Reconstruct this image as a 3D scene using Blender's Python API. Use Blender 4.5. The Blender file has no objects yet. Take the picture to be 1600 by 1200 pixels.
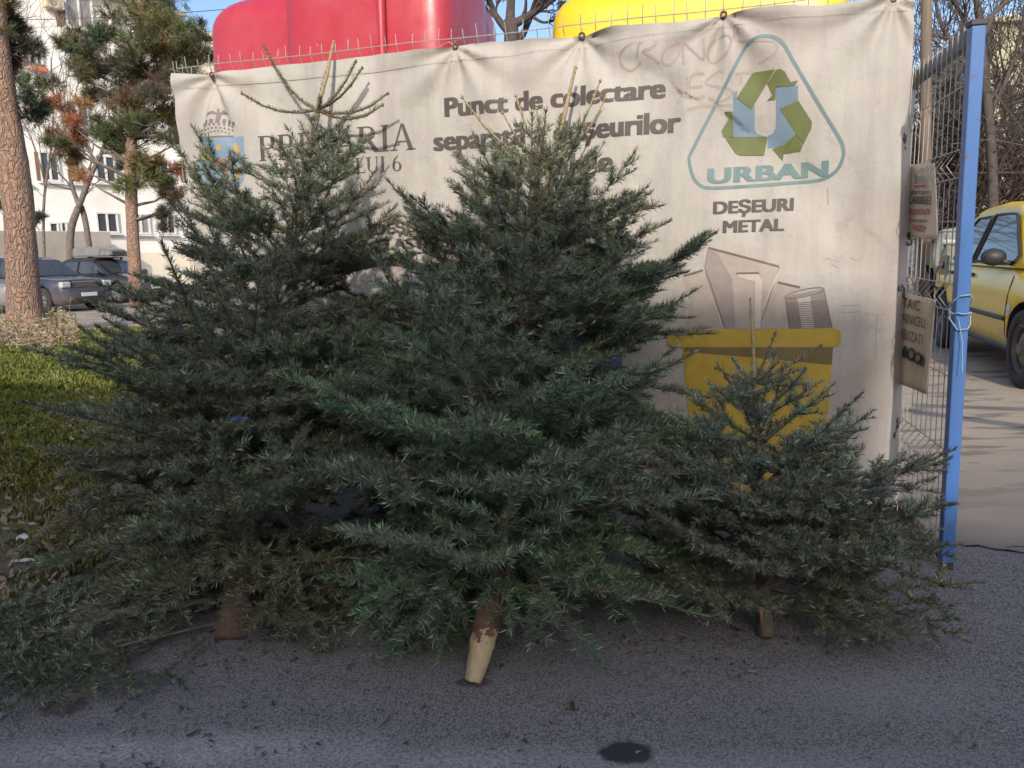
import bpy, bmesh, math, random
import numpy as np
from mathutils import Vector, Matrix

# ------------------------------------------------------------------ camera, sky, sun
scene = bpy.context.scene
COL = scene.collection
F = 1200.0
PITCH = math.atan(205.0 / F)
ROLL = 0.020
CAM = Vector((0.0, 0.0, 1.4))
_f = Vector((0, math.cos(PITCH), -math.sin(PITCH)))
_u0 = Vector((0, math.sin(PITCH), math.cos(PITCH)))
_r0 = Vector((1, 0, 0))
_r = _r0 * math.cos(ROLL) - _u0 * math.sin(ROLL)
_u = _u0 * math.cos(ROLL) + _r0 * math.sin(ROLL)
cam_data = bpy.data.cameras.new('camera')
cam_data.lens = 36.0 * F / 1600.0
cam_data.sensor_width = 36.0
cam_data.clip_start = 0.05
cam_data.clip_end = 3000.0
cam = bpy.data.objects.new('camera', cam_data)
COL.objects.link(cam)
cam.matrix_world = Matrix(((_r.x, _u.x, -_f.x, CAM.x), (_r.y, _u.y, -_f.y, CAM.y), (_r.z, _u.z, -_f.z, CAM.z), (0, 0, 0, 1)))
scene.camera = cam

SUN_EL = math.radians(27.0)
SUN_H = Vector((-0.10, -0.995, 0)).normalized()          # horizontal direction towards the sun
TO_SUN = (SUN_H * math.cos(SUN_EL) + Vector((0, 0, math.sin(SUN_EL)))).normalized()
world = bpy.data.worlds.new('World')
scene.world = world
world.use_nodes = True
wn = world.node_tree.nodes
wl = world.node_tree.links
bg = wn.get('Background') or wn.new('ShaderNodeBackground')
sky = wn.new('ShaderNodeTexSky')
sky.sky_type = 'NISHITA'
sky.sun_disc = False
sky.sun_elevation = SUN_EL
sky.sun_rotation = math.atan2(SUN_H.x, SUN_H.y)
sky.altitude = 80
sky.air_density = 1.0
sky.dust_density = 4.0
sky.ozone_density = 3.0
wl.new(sky.outputs[0], bg.inputs[0])
bg.inputs[1].default_value = 0.15
sun_data = bpy.data.lights.new('sun', 'SUN')
sun_data.energy = 2.2
sun_data.angle = math.radians(0.53)
sun_data.color = (1.0, 0.92, 0.81)
sun = bpy.data.objects.new('sun', sun_data)
COL.objects.link(sun)
sun.rotation_euler = TO_SUN.to_track_quat('Z', 'Y').to_euler()
scene.view_settings.view_transform = 'Standard'
scene.view_settings.look = 'None'
scene.view_settings.gamma = 1.0
scene.view_settings.exposure = 0.75
scene.render.engine = 'CYCLES'
scene.cycles.max_bounces = 6
scene.cycles.transparent_max_bounces = 6

# ------------------------------------------------------------------ pixel helpers
def ray(px, py):
    return _f + _r * ((px - 800.0) / F) + _u * ((600.0 - py) / F)
def at(px, py, Y):
    d = ray(px, py)
    return CAM + d * (Y / d.y)
def ground(px, py, z=0.0):
    d = ray(px, py)
    return CAM + d * ((z - CAM.z) / d.z)
def lerp(a, b, t):
    return a + (b - a) * t

class Plane:
    """An upright surface: origin on the ground, U along it, N towards the viewer; v is height."""
    def __init__(s, o, U, N=None, disp=None):
        s.o = Vector(o); s.U = Vector(U).normalized()
        s.N = Vector((s.U.y, -s.U.x, 0)) if N is None else Vector(N)
        s.disp = disp
    def uv(s, px, py):
        d = ray(px, py)
        p = CAM + d * ((s.o - CAM).dot(s.N) / d.dot(s.N))
        return ((p - s.o).dot(s.U), p.z)
    def p3(s, u, v, off=0.0):
        h = off + (s.disp(u, v) if s.disp else 0.0)
        return Vector((s.o.x + s.U.x * u + s.N.x * h, s.o.y + s.U.y * u + s.N.y * h, v))

# ------------------------------------------------------------------ object helpers
def tag(o, label=None, cat=None, group=None, kind=None):
    if label: o['label'] = label
    if cat: o['category'] = cat
    if group: o['group'] = group
    if kind: o['kind'] = kind
    return o
def empty(name, loc, label, cat, group=None, rz=0.0):
    o = bpy.data.objects.new(name, None)
    o.empty_display_size = 0.1
    COL.objects.link(o)
    o.location = loc
    o.rotation_euler = (0, 0, rz)
    return tag(o, label, cat, group)
def link(name, me, mats, parent=None, smooth=False):
    for m in (mats if isinstance(mats, (list, tuple)) else [mats]):
        me.materials.append(m)
    if smooth:
        me.polygons.foreach_set('use_smooth', np.ones(len(me.polygons), dtype=bool))
    o = bpy.data.objects.new(name, me)
    COL.objects.link(o)
    if parent is not None:
        o.parent = parent
    return o

class MB:
    """Collects shapes; build() links them as ONE mesh object. Vertices are world unless local=True."""
    def __init__(s):
        s.v = []; s.f = []; s.c = None
    def add(s, vs, fs):
        b = len(s.v)
        s.v.extend([tuple(v) for v in vs]); s.f.extend([tuple(i + b for i in f) for f in fs])
        return s
    def box(s, c, size, rz=0.0, M=None):
        hx, hy, hz = size[0] / 2, size[1] / 2, size[2] / 2
        vs = [Vector((x, y, z)) for x in (-hx, hx) for y in (-hy, hy) for z in (-hz, hz)]
        R = M if M is not None else Matrix.Rotation(rz, 3, 'Z')
        vs = [R @ v + Vector(c) for v in vs]
        return s.add(vs, [(0, 1, 3, 2), (4, 6, 7, 5), (0, 4, 5, 1), (2, 3, 7, 6), (0, 2, 6, 4), (1, 5, 7, 3)])
    def beam(s, a, b, w, h, up=Vector((0, 0, 1))):
        a = Vector(a); b = Vector(b); d = (b - a).normalized()
        x = d.cross(up)
        if x.length < 1e-4: x = d.cross(Vector((0, 1, 0)))
        x.normalize(); y = x.cross(d).normalized()
        vs = [p + x * (i * w / 2) + y * (j * h / 2) for p in (a, b) for i, j in ((-1, -1), (1, -1), (1, 1), (-1, 1))]
        return s.add(vs, [(0, 3, 2, 1), (4, 5, 6, 7), (0, 1, 5, 4), (1, 2, 6, 5), (2, 3, 7, 6), (3, 0, 4, 7)])
    def tube(s, pts, r, n=6, caps=True):
        pts = [Vector(p) for p in pts]; m = len(pts)
        rs = r if isinstance(r, (list, tuple, np.ndarray)) else [r] * m
        vs = []; px = None
        for i, p in enumerate(pts):
            t = (pts[min(i + 1, m - 1)] - pts[max(i - 1, 0)])
            t = t.normalized() if t.length > 1e-9 else Vector((0, 0, 1))
            if px is None:
                px = t.cross(Vector((0.3, 0.2, 0.93)))
                if px.length < 1e-3: px = t.cross(Vector((1, 0, 0)))
            px = (px - t * px.dot(t))
            px = px.normalized() if px.length > 1e-6 else t.orthogonal().normalized()
            py = t.cross(px)
            for k in range(n):
                a = 2 * math.pi * k / n
                vs.append(p + (px * math.cos(a) + py * math.sin(a)) * float(rs[i]))
        fs = [(i * n + k, i * n + (k + 1) % n, (i + 1) * n + (k + 1) % n, (i + 1) * n + k) for i in range(m - 1) for k in range(n)]
        if caps:
            fs += [tuple(range(n - 1, -1, -1)), tuple((m - 1) * n + k for k in range(n))]
        return s.add(vs, fs)
    def lathe(s, prof, c, axis=Vector((0, 0, 1)), n=24):
        axis = Vector(axis).normalized(); x = axis.orthogonal().normalized(); y = axis.cross(x); c = Vector(c)
        vs = []
        for r, h in prof:
            for k in range(n):
                a = 2 * math.pi * k / n
                vs.append(c + axis * h + (x * math.cos(a) + y * math.sin(a)) * r)
        m = len(prof)
        fs = [(i * n + k, i * n + (k + 1) % n, (i + 1) * n + (k + 1) % n, (i + 1) * n + k) for i in range(m - 1) for k in range(n)]
        fs += [tuple(range(n - 1, -1, -1)), tuple((m - 1) * n + k for k in range(n))]
        return s.add(vs, fs)
    def blob(s, c, rad, seed=0, n=8, m=6, rough=0.2):
        rnd = random.Random(seed); vs = []; c = Vector(c)
        for i in range(m + 1):
            th = math.pi * i / m
            for k in range(n):
                a = 2 * math.pi * k / n; q = 1 + rnd.uniform(-rough, rough)
                vs.append(c + Vector((rad[0] * math.sin(th) * math.cos(a), rad[1] * math.sin(th) * math.sin(a), rad[2] * math.cos(th))) * q)
        fs = [(i * n + k, (i + 1) * n + k, (i + 1) * n + (k + 1) % n, i * n + (k + 1) % n) for i in range(m) for k in range(n)]
        return s.add(vs, fs)
    def build(s, name, mats, parent=None, smooth=False, local=False, bevel=0.0, segs=2):
        off = Vector((0, 0, 0)) if (parent is None or local) else root_loc(parent)
        me = bpy.data.meshes.new(name)
        me.from_pydata([(v[0] - off.x, v[1] - off.y, v[2] - off.z) for v in s.v], [], s.f)
        me.update()
        o = link(name, me, mats, parent, smooth)
        if bevel > 0:
            b = o.modifiers.new('bevel', 'BEVEL'); b.width = bevel; b.segments = segs; b.limit_method = 'ANGLE'; b.angle_limit = math.radians(35)
        return o
def root_loc(p):
    while p.parent is not None: p = p.parent
    return p.location

def mesh_np(name, V, faces, n, mats, parent=None, smooth=False, color=None):
    """V (k,3), faces (m,n) index array; one mesh object."""
    me = bpy.data.meshes.new(name)
    off = np.array(root_loc(parent)) if parent is not None else np.zeros(3)
    V = np.asarray(V, dtype=np.float32) - off.astype(np.float32)
    faces = np.asarray(faces, dtype=np.int32)
    me.vertices.add(len(V)); me.vertices.foreach_set('co', V.ravel())
    me.loops.add(faces.size); me.loops.foreach_set('vertex_index', faces.ravel())
    me.polygons.add(len(faces)); me.polygons.foreach_set('loop_start', np.arange(0, faces.size, n, dtype=np.int32))
    me.update(calc_edges=True)
    if color is not None:
        a = me.attributes.new('tint', 'FLOAT_COLOR', 'POINT')
        c4 = np.ones((len(V), 4), dtype=np.float32); c4[:, :3] = color
        a.data.foreach_set('color', c4.ravel())
    return link(name, me, mats, parent, smooth)

def copy_tree(o, parent=None):
    c = o.copy(); COL.objects.link(c); c.parent = parent
    for ch in list(o.children): copy_tree(ch, c)
    return c

# ------------------------------------------------------------------ materials
def new_mat(name):
    m = bpy.data.materials.new(name); m.use_nodes = True
    nt = m.node_tree; b = nt.nodes.get('Principled BSDF')
    return m, nt, nt.nodes, nt.links, b
def noise(nt, scale, detail=4, rough=0.55, vec=None, dist=0.0):
    n = nt.nodes.new('ShaderNodeTexNoise'); n.inputs['Scale'].default_value = scale
    n.inputs['Detail'].default_value = detail; n.inputs['Roughness'].default_value = rough; n.inputs['Distortion'].default_value = dist
    if vec is not None: nt.links.new(vec, n.inputs['Vector'])
    return n.outputs['Fac']
def pos(nt, scale=None):
    g = nt.nodes.new('ShaderNodeNewGeometry')
    if scale is None: return g.outputs['Position']
    mp = nt.nodes.new('ShaderNodeMapping'); mp.inputs['Scale'].default_value = scale
    nt.links.new(g.outputs['Position'], mp.inputs['Vector'])
    return mp.outputs['Vector']
def ramp(nt, fac, stops):
    r = nt.nodes.new('ShaderNodeValToRGB'); e = r.color_ramp.elements
    while len(e) < len(stops): e.new(0.5)
    for el, (p, c) in zip(e, stops):
        el.position = p; el.color = (c, c, c, 1) if isinstance(c, (int, float)) else (*c, 1)
    nt.links.new(fac, r.inputs['Fac'])
    return r.outputs['Color']
def mix(nt, fac, a, b, mode='MIX'):
    m = nt.nodes.new('ShaderNodeMix'); m.data_type = 'RGBA'; m.blend_type = mode
    for sock, v in ((m.inputs[0], fac), (m.inputs[6], a), (m.inputs[7], b)):
        if isinstance(v, (int, float)): sock.default_value = v
        elif isinstance(v, tuple): sock.default_value = (*v, 1) if len(v) == 3 else v
        else: nt.links.new(v, sock)
    return m.outputs[2]
def math_(nt, op, a, b=0.0, clamp=False):
    m = nt.nodes.new('ShaderNodeMath'); m.operation = op; m.use_clamp = clamp
    for s_, v in ((m.inputs[0], a), (m.inputs[1], b)):
        if isinstance(v, (int, float)): s_.default_value = v
        else: nt.links.new(v, s_)
    return m.outputs[0]
def bump(nt, b, h, strength, dist):
    n = nt.nodes.new('ShaderNodeBump'); n.inputs['Strength'].default_value = strength; n.inputs['Distance'].default_value = dist
    nt.links.new(h, n.inputs['Height']); nt.links.new(n.outputs[0], b.inputs['Normal'])
def pm(name, c1, c2=None, scale=6.0, rough=0.7, bmp=0.0, bscale=None, metal=0.0, coat=0.0, stretch=None, spec=None):
    """Procedural paint: two tones mixed by noise, optional bump."""
    m, nt, N, L, b = new_mat(name)
    c2 = c2 or tuple(x * 0.8 for x in c1)
    v = pos(nt, stretch)
    fac = noise(nt, scale, 5, 0.6, v)
    fac = ramp(nt, fac, [(0.35, 0.0), (0.65, 1.0)])
    L.new(mix(nt, fac, c1, c2), b.inputs['Base Color'])
    b.inputs['Roughness'].default_value = rough; b.inputs['Metallic'].default_value = metal
    if coat: b.inputs['Coat Weight'].default_value = coat; b.inputs['Coat Roughness'].default_value = 0.08
    if spec is not None: b.inputs['Specular IOR Level'].default_value = spec
    if bmp: bump(nt, b, noise(nt, bscale or scale * 6, 4, 0.6, v), 0.6, bmp)
    return m
def chipped(name, c, under, scale=30.0, amount=0.62, rough=0.4):
    m, nt, N, L, b = new_mat(name); P = pos(nt)
    base = mix(nt, ramp(nt, noise(nt, 3.0, 4, 0.6, P), [(0.35, 0.0), (0.7, 1.0)]), c, tuple(x * 0.8 + 0.02 for x in c))
    chips = ramp(nt, noise(nt, scale, 6, 0.7, P), [(amount, 0.0), (amount + 0.03, 1.0)])
    grime = ramp(nt, noise(nt, 6, 6, 0.7, pos(nt, (1, 1, 0.3))), [(0.5, 0.0), (0.8, 0.45)])
    L.new(mix(nt, chips, mix(nt, grime, base, tuple(x * 0.5 + 0.05 for x in c)), under), b.inputs['Base Color'])
    b.inputs['Roughness'].default_value = rough
    bump(nt, b, math_(nt, 'MULTIPLY', chips, -1.0), 0.4, 0.002)
    return m
def leafy(name, rough=0.5, spec=0.4, back=None):
    """Foliage: the 'tint' attribute of each needle; the underside can be paler."""
    m, nt, N, L, b = new_mat(name)
    a = N.new('ShaderNodeAttribute'); a.attribute_name = 'tint'
    col = a.outputs['Color']
    if back:
        g = N.new('ShaderNodeNewGeometry')
        col = mix(nt, math_(nt, 'MULTIPLY', g.outputs['Backfacing'], back), col, (0.17, 0.18, 0.125))
    L.new(col, b.inputs['Base Color']); b.inputs['Roughness'].default_value = rough
    b.inputs['Specular IOR Level'].default_value = spec
    return m
M = {}
M['needle'] = leafy('fir_needle', 0.36, 0.6, 0.6)
M['leaf'] = leafy('leaf', 0.6, 0.3)
M['fir_bark'] = pm('fir_bark', (0.13, 0.062, 0.040), (0.17, 0.11, 0.078), 30, 0.9, 0.012, 45, stretch=(1, 1, 0.55))
M['grey_bark'] = pm('grey_fir_bark', (0.15, 0.12, 0.085), (0.10, 0.075, 0.05), 24, 0.9, 0.01, 45, stretch=(1, 1, 0.55))
M['twig'] = pm('fir_twig', (0.13, 0.10, 0.06), (0.2, 0.15, 0.09), 40, 0.8)
M['leader'] = pm('fir_leader', (0.36, 0.29, 0.15), (0.24, 0.18, 0.09), 60, 0.75)
M['fresh_wood'] = pm('fresh_wood', (0.56, 0.42, 0.24), (0.42, 0.29, 0.15), 26, 0.8, 0.003, 90, stretch=(1, 1, 0.25))
def bark():
    m, nt, N, L, b = new_mat('pine_bark'); P = pos(nt, (1, 1, 0.38))
    dv = N.new('ShaderNodeVectorMath'); dv.operation = 'ADD'
    nz = N.new('ShaderNodeTexNoise'); nz.inputs['Scale'].default_value = 6; L.new(P, nz.inputs['Vector'])
    sc = N.new('ShaderNodeVectorMath'); sc.operation = 'SCALE'; sc.inputs['Scale'].default_value = 0.30; L.new(nz.outputs['Color'], sc.inputs[0])
    L.new(P, dv.inputs[0]); L.new(sc.outputs[0], dv.inputs[1])
    v = N.new('ShaderNodeTexVoronoi'); v.feature = 'DISTANCE_TO_EDGE'; v.inputs['Scale'].default_value = 13; L.new(dv.outputs[0], v.inputs['Vector'])
    c = mix(nt, ramp(nt, noise(nt, 9, 5, .65, P), [(.3, 0.0), (.7, 1.0)]), (0.40, 0.23, 0.15), (0.30, 0.22, 0.175))
    c = mix(nt, ramp(nt, v.outputs['Distance'], [(0.0, 0.32), (0.10, 0.0)]), c, (0.12, 0.075, 0.055))
    L.new(c, b.inputs['Base Color']); b.inputs['Roughness'].default_value = .95
    bump(nt, b, math_(nt, 'ADD', ramp(nt, v.outputs['Distance'], [(0.0, 0.0), (0.2, 1.0)]), math_(nt, 'MULTIPLY', noise(nt, 40, 4, .7, P), 1.2)), 1.0, 0.03)
    return m
M['pine_bark'] = bark()
M['bare_bark'] = pm('bare_bark', (0.11, 0.085, 0.07), (0.19, 0.155, 0.13), 9, 0.9, 0.01, 40)
M['dark_twig'] = pm('dark_twig', (0.05, 0.038, 0.035), (0.09, 0.07, 0.06), 9, 0.9)
# ------------------------------------------------------------------ ground
def asphalt_material():
    m, nt, N, L, b = new_mat('asphalt')
    P = pos(nt)
    big = noise(nt, 0.55, 5, 0.6, P)
    mid = noise(nt, 5.0, 4, 0.6, P)
    vor = N.new('ShaderNodeTexVoronoi'); vor.inputs['Scale'].default_value = 135.0; L.new(P, vor.inputs['Vector'])
    fine = noise(nt, 210, 3, 0.7, P)
    stone = mix(nt, ramp(nt, vor.outputs['Distance'], [(0.1, 0.0), (0.75, 1.0)]), (0.30, 0.272, 0.262), (0.075, 0.068, 0.068))
    col = mix(nt, ramp(nt, fine, [(0.56, 0.0), (0.72, 0.75)]), stone, (0.46, 0.425, 0.395))
    col = mix(nt, ramp(nt, fine, [(0.30, 0.85), (0.44, 0.0)]), col, (0.025, 0.023, 0.024))
    col = mix(nt, ramp(nt, big, [(0.35, 0.0), (0.7, 0.45)]), col, (0.19, 0.172, 0.16))
    col = mix(nt, ramp(nt, mid, [(0.5, 0.0), (0.8, 0.30)]), col, (0.26, 0.235, 0.22))
    sx = N.new('ShaderNodeSeparateXYZ'); L.new(P, sx.inputs[0])
    def spot(cx, cy, rx, ry, soft, nz=0.5, sc=9.0):
        dx = math_(nt, 'DIVIDE', math_(nt, 'SUBTRACT', sx.outputs[0], cx), rx)
        dy = math_(nt, 'DIVIDE', math_(nt, 'SUBTRACT', sx.outputs[1], cy), ry)
        d = math_(nt, 'SQRT', math_(nt, 'ADD', math_(nt, 'MULTIPLY', dx, dx), math_(nt, 'MULTIPLY', dy, dy)))
        d = math_(nt, 'ADD', d, math_(nt, 'MULTIPLY', math_(nt, 'SUBTRACT', noise(nt, sc, 5, 0.65, P), 0.5), nz))
        return ramp(nt, d, [(max(0.0, 1.0 - soft), 1.0), (1.0, 0.0)])
    # dusty, worn strip along the near edge
    for px, py, rx, ry, k in ((150, 1178, 0.62, 0.12, 0.8), (420, 1168, 0.50, 0.12, 0.8), (700, 1190, 0.7, 0.10, 0.7), (1150, 1200, 0.8, 0.1, 0.35), (1390, 1080, .5, .2, .2)):
        g = ground(px, py)
        f = math_(nt, 'MULTIPLY', spot(g.x, g.y, rx, ry, 0.9, 1.1, 5.0), ramp(nt, noise(nt, 75, 4, 0.75, P), [(0.40, 0.1), (0.62, k)]))
        col = mix(nt, f, col, (0.42, 0.40, 0.385))
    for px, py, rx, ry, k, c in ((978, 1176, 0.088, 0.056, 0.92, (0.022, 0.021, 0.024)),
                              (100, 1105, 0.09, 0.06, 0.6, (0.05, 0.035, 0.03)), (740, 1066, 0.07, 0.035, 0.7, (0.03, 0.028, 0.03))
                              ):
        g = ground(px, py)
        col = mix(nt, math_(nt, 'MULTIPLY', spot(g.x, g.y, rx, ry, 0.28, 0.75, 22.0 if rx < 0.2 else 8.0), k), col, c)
    L.new(col, b.inputs['Base Color'])
    b.inputs['Roughness'].default_value = 0.88
    b.inputs['Specular IOR Level'].default_value = 0.3
    h = math_(nt, 'ADD', math_(nt, 'MULTIPLY', vor.outputs['Distance'], -1.0), math_(nt, 'MULTIPLY', fine, 0.8))
    bump(nt, b, h, 0.6, 0.004)
    return m
M['asphalt'] = asphalt_material()
gm = MB(); gm.add([(-400, -400, 0), (400, -400, 0), (400, 400, 0), (-400, 400, 0)], [(0, 1, 2, 3)])
tag(gm.build('ground', M['asphalt']), kind='structure')

# the lot behind: sunlight painted in as a paler, warmer asphalt colour
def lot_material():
    m, nt, N, L, b = new_mat('sunlit_asphalt'); P = pos(nt)
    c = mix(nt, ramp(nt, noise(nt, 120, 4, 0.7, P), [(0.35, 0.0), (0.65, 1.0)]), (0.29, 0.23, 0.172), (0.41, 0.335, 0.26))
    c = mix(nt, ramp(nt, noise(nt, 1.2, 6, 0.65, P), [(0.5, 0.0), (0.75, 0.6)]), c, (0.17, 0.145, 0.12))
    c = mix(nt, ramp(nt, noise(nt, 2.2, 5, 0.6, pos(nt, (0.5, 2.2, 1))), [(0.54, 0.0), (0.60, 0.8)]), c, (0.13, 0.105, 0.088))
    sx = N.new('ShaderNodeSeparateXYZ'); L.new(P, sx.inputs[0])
    sun_fade = math_(nt, 'ADD', sx.outputs[1], math_(nt, 'MULTIPLY', math_(nt, 'SUBTRACT', noise(nt, 1.6, 5, 0.65, P), 0.5), 2.2))
    c = mix(nt, ramp(nt, math_(nt, 'DIVIDE', sun_fade, 10.0), [(0.33, 1.0), (0.56, 0.0)]), c, (0.165, 0.143, 0.13))   # painted sunlight fades out towards the near edge
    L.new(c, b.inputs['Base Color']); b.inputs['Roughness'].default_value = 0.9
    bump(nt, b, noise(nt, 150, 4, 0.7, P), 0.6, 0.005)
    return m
M['sunlit_asphalt'] = lot_material()
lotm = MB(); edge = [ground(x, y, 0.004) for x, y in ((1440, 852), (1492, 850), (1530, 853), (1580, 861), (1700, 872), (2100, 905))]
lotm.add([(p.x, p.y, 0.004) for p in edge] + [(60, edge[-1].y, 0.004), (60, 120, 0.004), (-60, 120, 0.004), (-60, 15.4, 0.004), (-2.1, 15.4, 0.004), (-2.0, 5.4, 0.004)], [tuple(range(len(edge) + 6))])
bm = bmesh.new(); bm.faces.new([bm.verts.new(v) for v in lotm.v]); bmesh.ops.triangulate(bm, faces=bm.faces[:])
me = bpy.data.meshes.new('parking_lot'); bm.to_mesh(me); bm.free(); tag(link('parking_lot', me, M['sunlit_asphalt']), kind='structure')

# lawn with bare soil near the kerb
KERB = [Vector((-4.6, 1.75, 0)), ground(-140, 1030), ground(20, 960), ground(165, 893), ground(222, 838), ground(262, 782), Vector((-2.2, 5.05, 0))]
LAWN = KERB + [Vector((-2.2, 15.4, 0)), Vector((-30, 15.4, 0)), Vector((-30, 1.7, 0))]
def inside(x, y, poly):
    c = np.zeros(x.shape, dtype=bool); n = len(poly)
    for i in range(n):
        a, b2 = poly[i], poly[(i + 1) % n]
        hit = ((a.y > y) != (b2.y > y)) & (x < (b2.x - a.x) * (y - a.y) / ((b2.y - a.y) if b2.y != a.y else 1e-9) + a.x)
        c ^= hit
    return c
def lawn_material():
    m, nt, N, L, b = new_mat('lawn_soil')
    P = pos(nt)
    c = mix(nt, ramp(nt, noise(nt, 9, 5, 0.65, P), [(0.35, 0.0), (0.65, 1.0)]), (0.085, 0.062, 0.045), (0.15, 0.115, 0.085))
    c = mix(nt, ramp(nt, noise(nt, 1.7, 4, 0.6, P), [(0.42, 0.0), (0.6, 1.0)]), c, (0.10, 0.105, 0.035))
    L.new(c, b.inputs['Base Color']); b.inputs['Roughness'].default_value = 0.95
    bump(nt, b, noise(nt, 40, 5, 0.7, P), 0.8, 0.03)
    return m
M['lawn'] = lawn_material()
bm = bmesh.new()
bm.faces.new([bm.verts.new((p.x, p.y, 0.045)) for p in LAWN]); bmesh.ops.triangulate(bm, faces=bm.faces[:])
me = bpy.data.meshes.new('lawn'); bm.to_mesh(me); bm.free()
tag(link('lawn', me, M['lawn']), kind='structure')
# broken kerb stones
rnd = random.Random(4)
M['kerb'] = pm('kerb_concrete', (0.25, 0.235, 0.215), (0.16, 0.15, 0.14), 12, 0.9, 0.01, 60)
kb = MB()
for a, b2 in zip(KERB[:-1], KERB[1:]):
    n = max(1, int((b2 - a).length / 0.5))
    for i in range(n):
        p, q = lerp(a, b2, (i + 0.03) / n), lerp(a, b2, (i + 0.97) / n)
        jz = rnd.uniform(-0.03, 0.02)
        kb.beam(p + Vector((0, 0, jz)), q + Vector((0, 0, jz + rnd.uniform(-0.03, 0.015))), 0.11, 0.16)
tag(kb.build('kerb', M['kerb'], bevel=0.02), kind='structure')

# grass blades (stuff)
def grass_blades():
    g = np.random.default_rng(5)
    n = 620000
    dist = 2.2 + 13.5 * g.random(n) ** 0.8
    tx = -0.72 + 0.72 * g.random(n)
    x = tx * dist; y = dist
    ok = inside(x, y, LAWN)
    x, y = x[ok], y[ok]
    pn = np.sin(x * 1.9 + 1.3) * np.sin(y * 1.4 + .5) + 0.7 * np.sin(x * 4.3 + y * 3.1) + 0.4 * np.sin(x * 9.1 - y * 7.7)
    near = np.clip((y - 4.2) / 2.5, 0, 1)
    keep = g.random(len(x)) < np.clip(0.06 + 0.45 * near + 0.36 * pn, 0.02, 1.0)
    x, y, pn, near = x[keep], y[keep], pn[keep], near[keep]
    k = len(x)
    h = (0.015 + 0.055 * g.random(k) ** 1.6) * (1 + 0.3 * pn) * (0.8 + 0.5 * (y > 8))
    az = g.random(k) * 2 * np.pi; ln = g.random(k) * 0.9
    w = 0.0013 + 0.00030 * y
    dx, dy = np.cos(az), np.sin(az)
    base = np.stack([x, y, np.full(k, 0.04)], 1)
    side = np.stack([-dy, dx, np.zeros(k)], 1) * w[:, None]
    mid = base + np.stack([dx * ln * h * 0.35, dy * ln * h * 0.35, h * 0.6], 1)
    tip = base + np.stack([dx * ln * h, dy * ln * h, h * (1.1 - 0.4 * ln)], 1)
    V = np.stack([base - side, base + side, mid + side * 0.8, tip, mid - side * 0.8], 1).reshape(-1, 3)
    fcs = np.arange(k * 5).reshape(k, 5)
    dry = (g.random(k) < (0.18 + 0.3 * (1 - near)))
    green = np.stack([0.17 + 0.09 * g.random(k), 0.225 + 0.08 * g.random(k), 0.03 + 0.015 * g.random(k)], 1)
    straw = np.stack([0.30 + 0.1 * g.random(k), 0.24 + 0.07 * g.random(k), 0.12 + 0.04 * g.random(k)], 1)
    c = np.where(dry[:, None], straw, green)
    return mesh_np('grass', V, fcs, 5, M['leaf'], color=np.repeat(c, 5, axis=0))
tag(grass_blades(), 'thin green and straw coloured grass on the lawn at left', 'grass', kind='stuff')

def dead_leaves():
    g = np.random.default_rng(77); n = 1500
    y = 2.6 + 9 * g.random(n) ** 1.2; x = y * (-0.74 + 0.34 * g.random(n)); ok = inside(x, y, LAWN); x, y = x[ok], y[ok]; k = len(x)
    az = g.random(k) * 6.28; s = 0.012 + 0.02 * g.random(k); tl = g.normal(size=(k, 2)) * 0.5
    V = []
    for a, r_ in ((0, 1.3), (1.4, .6), (3.14, 1.1), (4.8, .65)):
        dx, dy = np.cos(az + a) * s * r_, np.sin(az + a) * s * r_
        V.append(np.stack([x + dx, y + dy, 0.062 + dx * tl[:, 0] + dy * tl[:, 1] + 0.3 * s], 1))
    V = np.stack(V, 1).reshape(-1, 3)
    c = np.array([0.20, 0.13, 0.075]) * g.uniform(0.4, 1.7, (k, 1)) + g.uniform(0, 0.05, (k, 1))
    return mesh_np('fallen_leaves', V, np.arange(4 * k).reshape(-1, 4), 4, M['leaf'], color=np.repeat(c, 4, axis=0))
tag(dead_leaves(), 'brown dead leaves strewn over the lawn and bare soil', 'leaves', kind='stuff')

# ------------------------------------------------------------------ banner surface
LCOR = Vector((-2.13, 5.15, 0)); RCOR = Vector((1.935, 3.80, 0))
BU = (RCOR - LCOR).normalized(); BLEN = (RCOR - LCOR).length
PLN = Plane(LCOR, BU)
BN = PLN.N
GROM = [PLN.uv(*p) for p in ((332, 117), (714, 74), (906, 52), (1131, 25), (1396, -4))]
TL, TR, BR_, BL_ = PLN.uv(283, 119), PLN.uv(1431, -9), PLN.uv(1404, 800), PLN.uv(338, 700)
F1a, F1b = PLN.uv(912, 64), PLN.uv(1048, 136)
F2a, F2b = PLN.uv(334, 130), PLN.uv(303, 300)
F3a, F3b = PLN.uv(336, 130), PLN.uv(372, 215)
F4a, F4b = PLN.uv(720, 90), PLN.uv(640, 150)
F5a, F5b = PLN.uv(1050, 190), PLN.uv(1000, 330)
F6a, F6b = PLN.uv(1180, 215), PLN.uv(1330, 340)
def seg_d(u, v, a, b):
    ax, ay = a; bx, by = b; dx, dy = bx - ax, by - ay; l2 = dx * dx + dy * dy
    t = ((u - ax) * dx + (v - ay) * dy) / l2
    tc = np.clip(t, 0, 1.0)
    px, py = ax + dx * tc, ay + dy * tc
    side = np.sign(dx * (v - ay) - dy * (u - ax))
    return np.hypot(u - px, v - py), t, side
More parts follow.
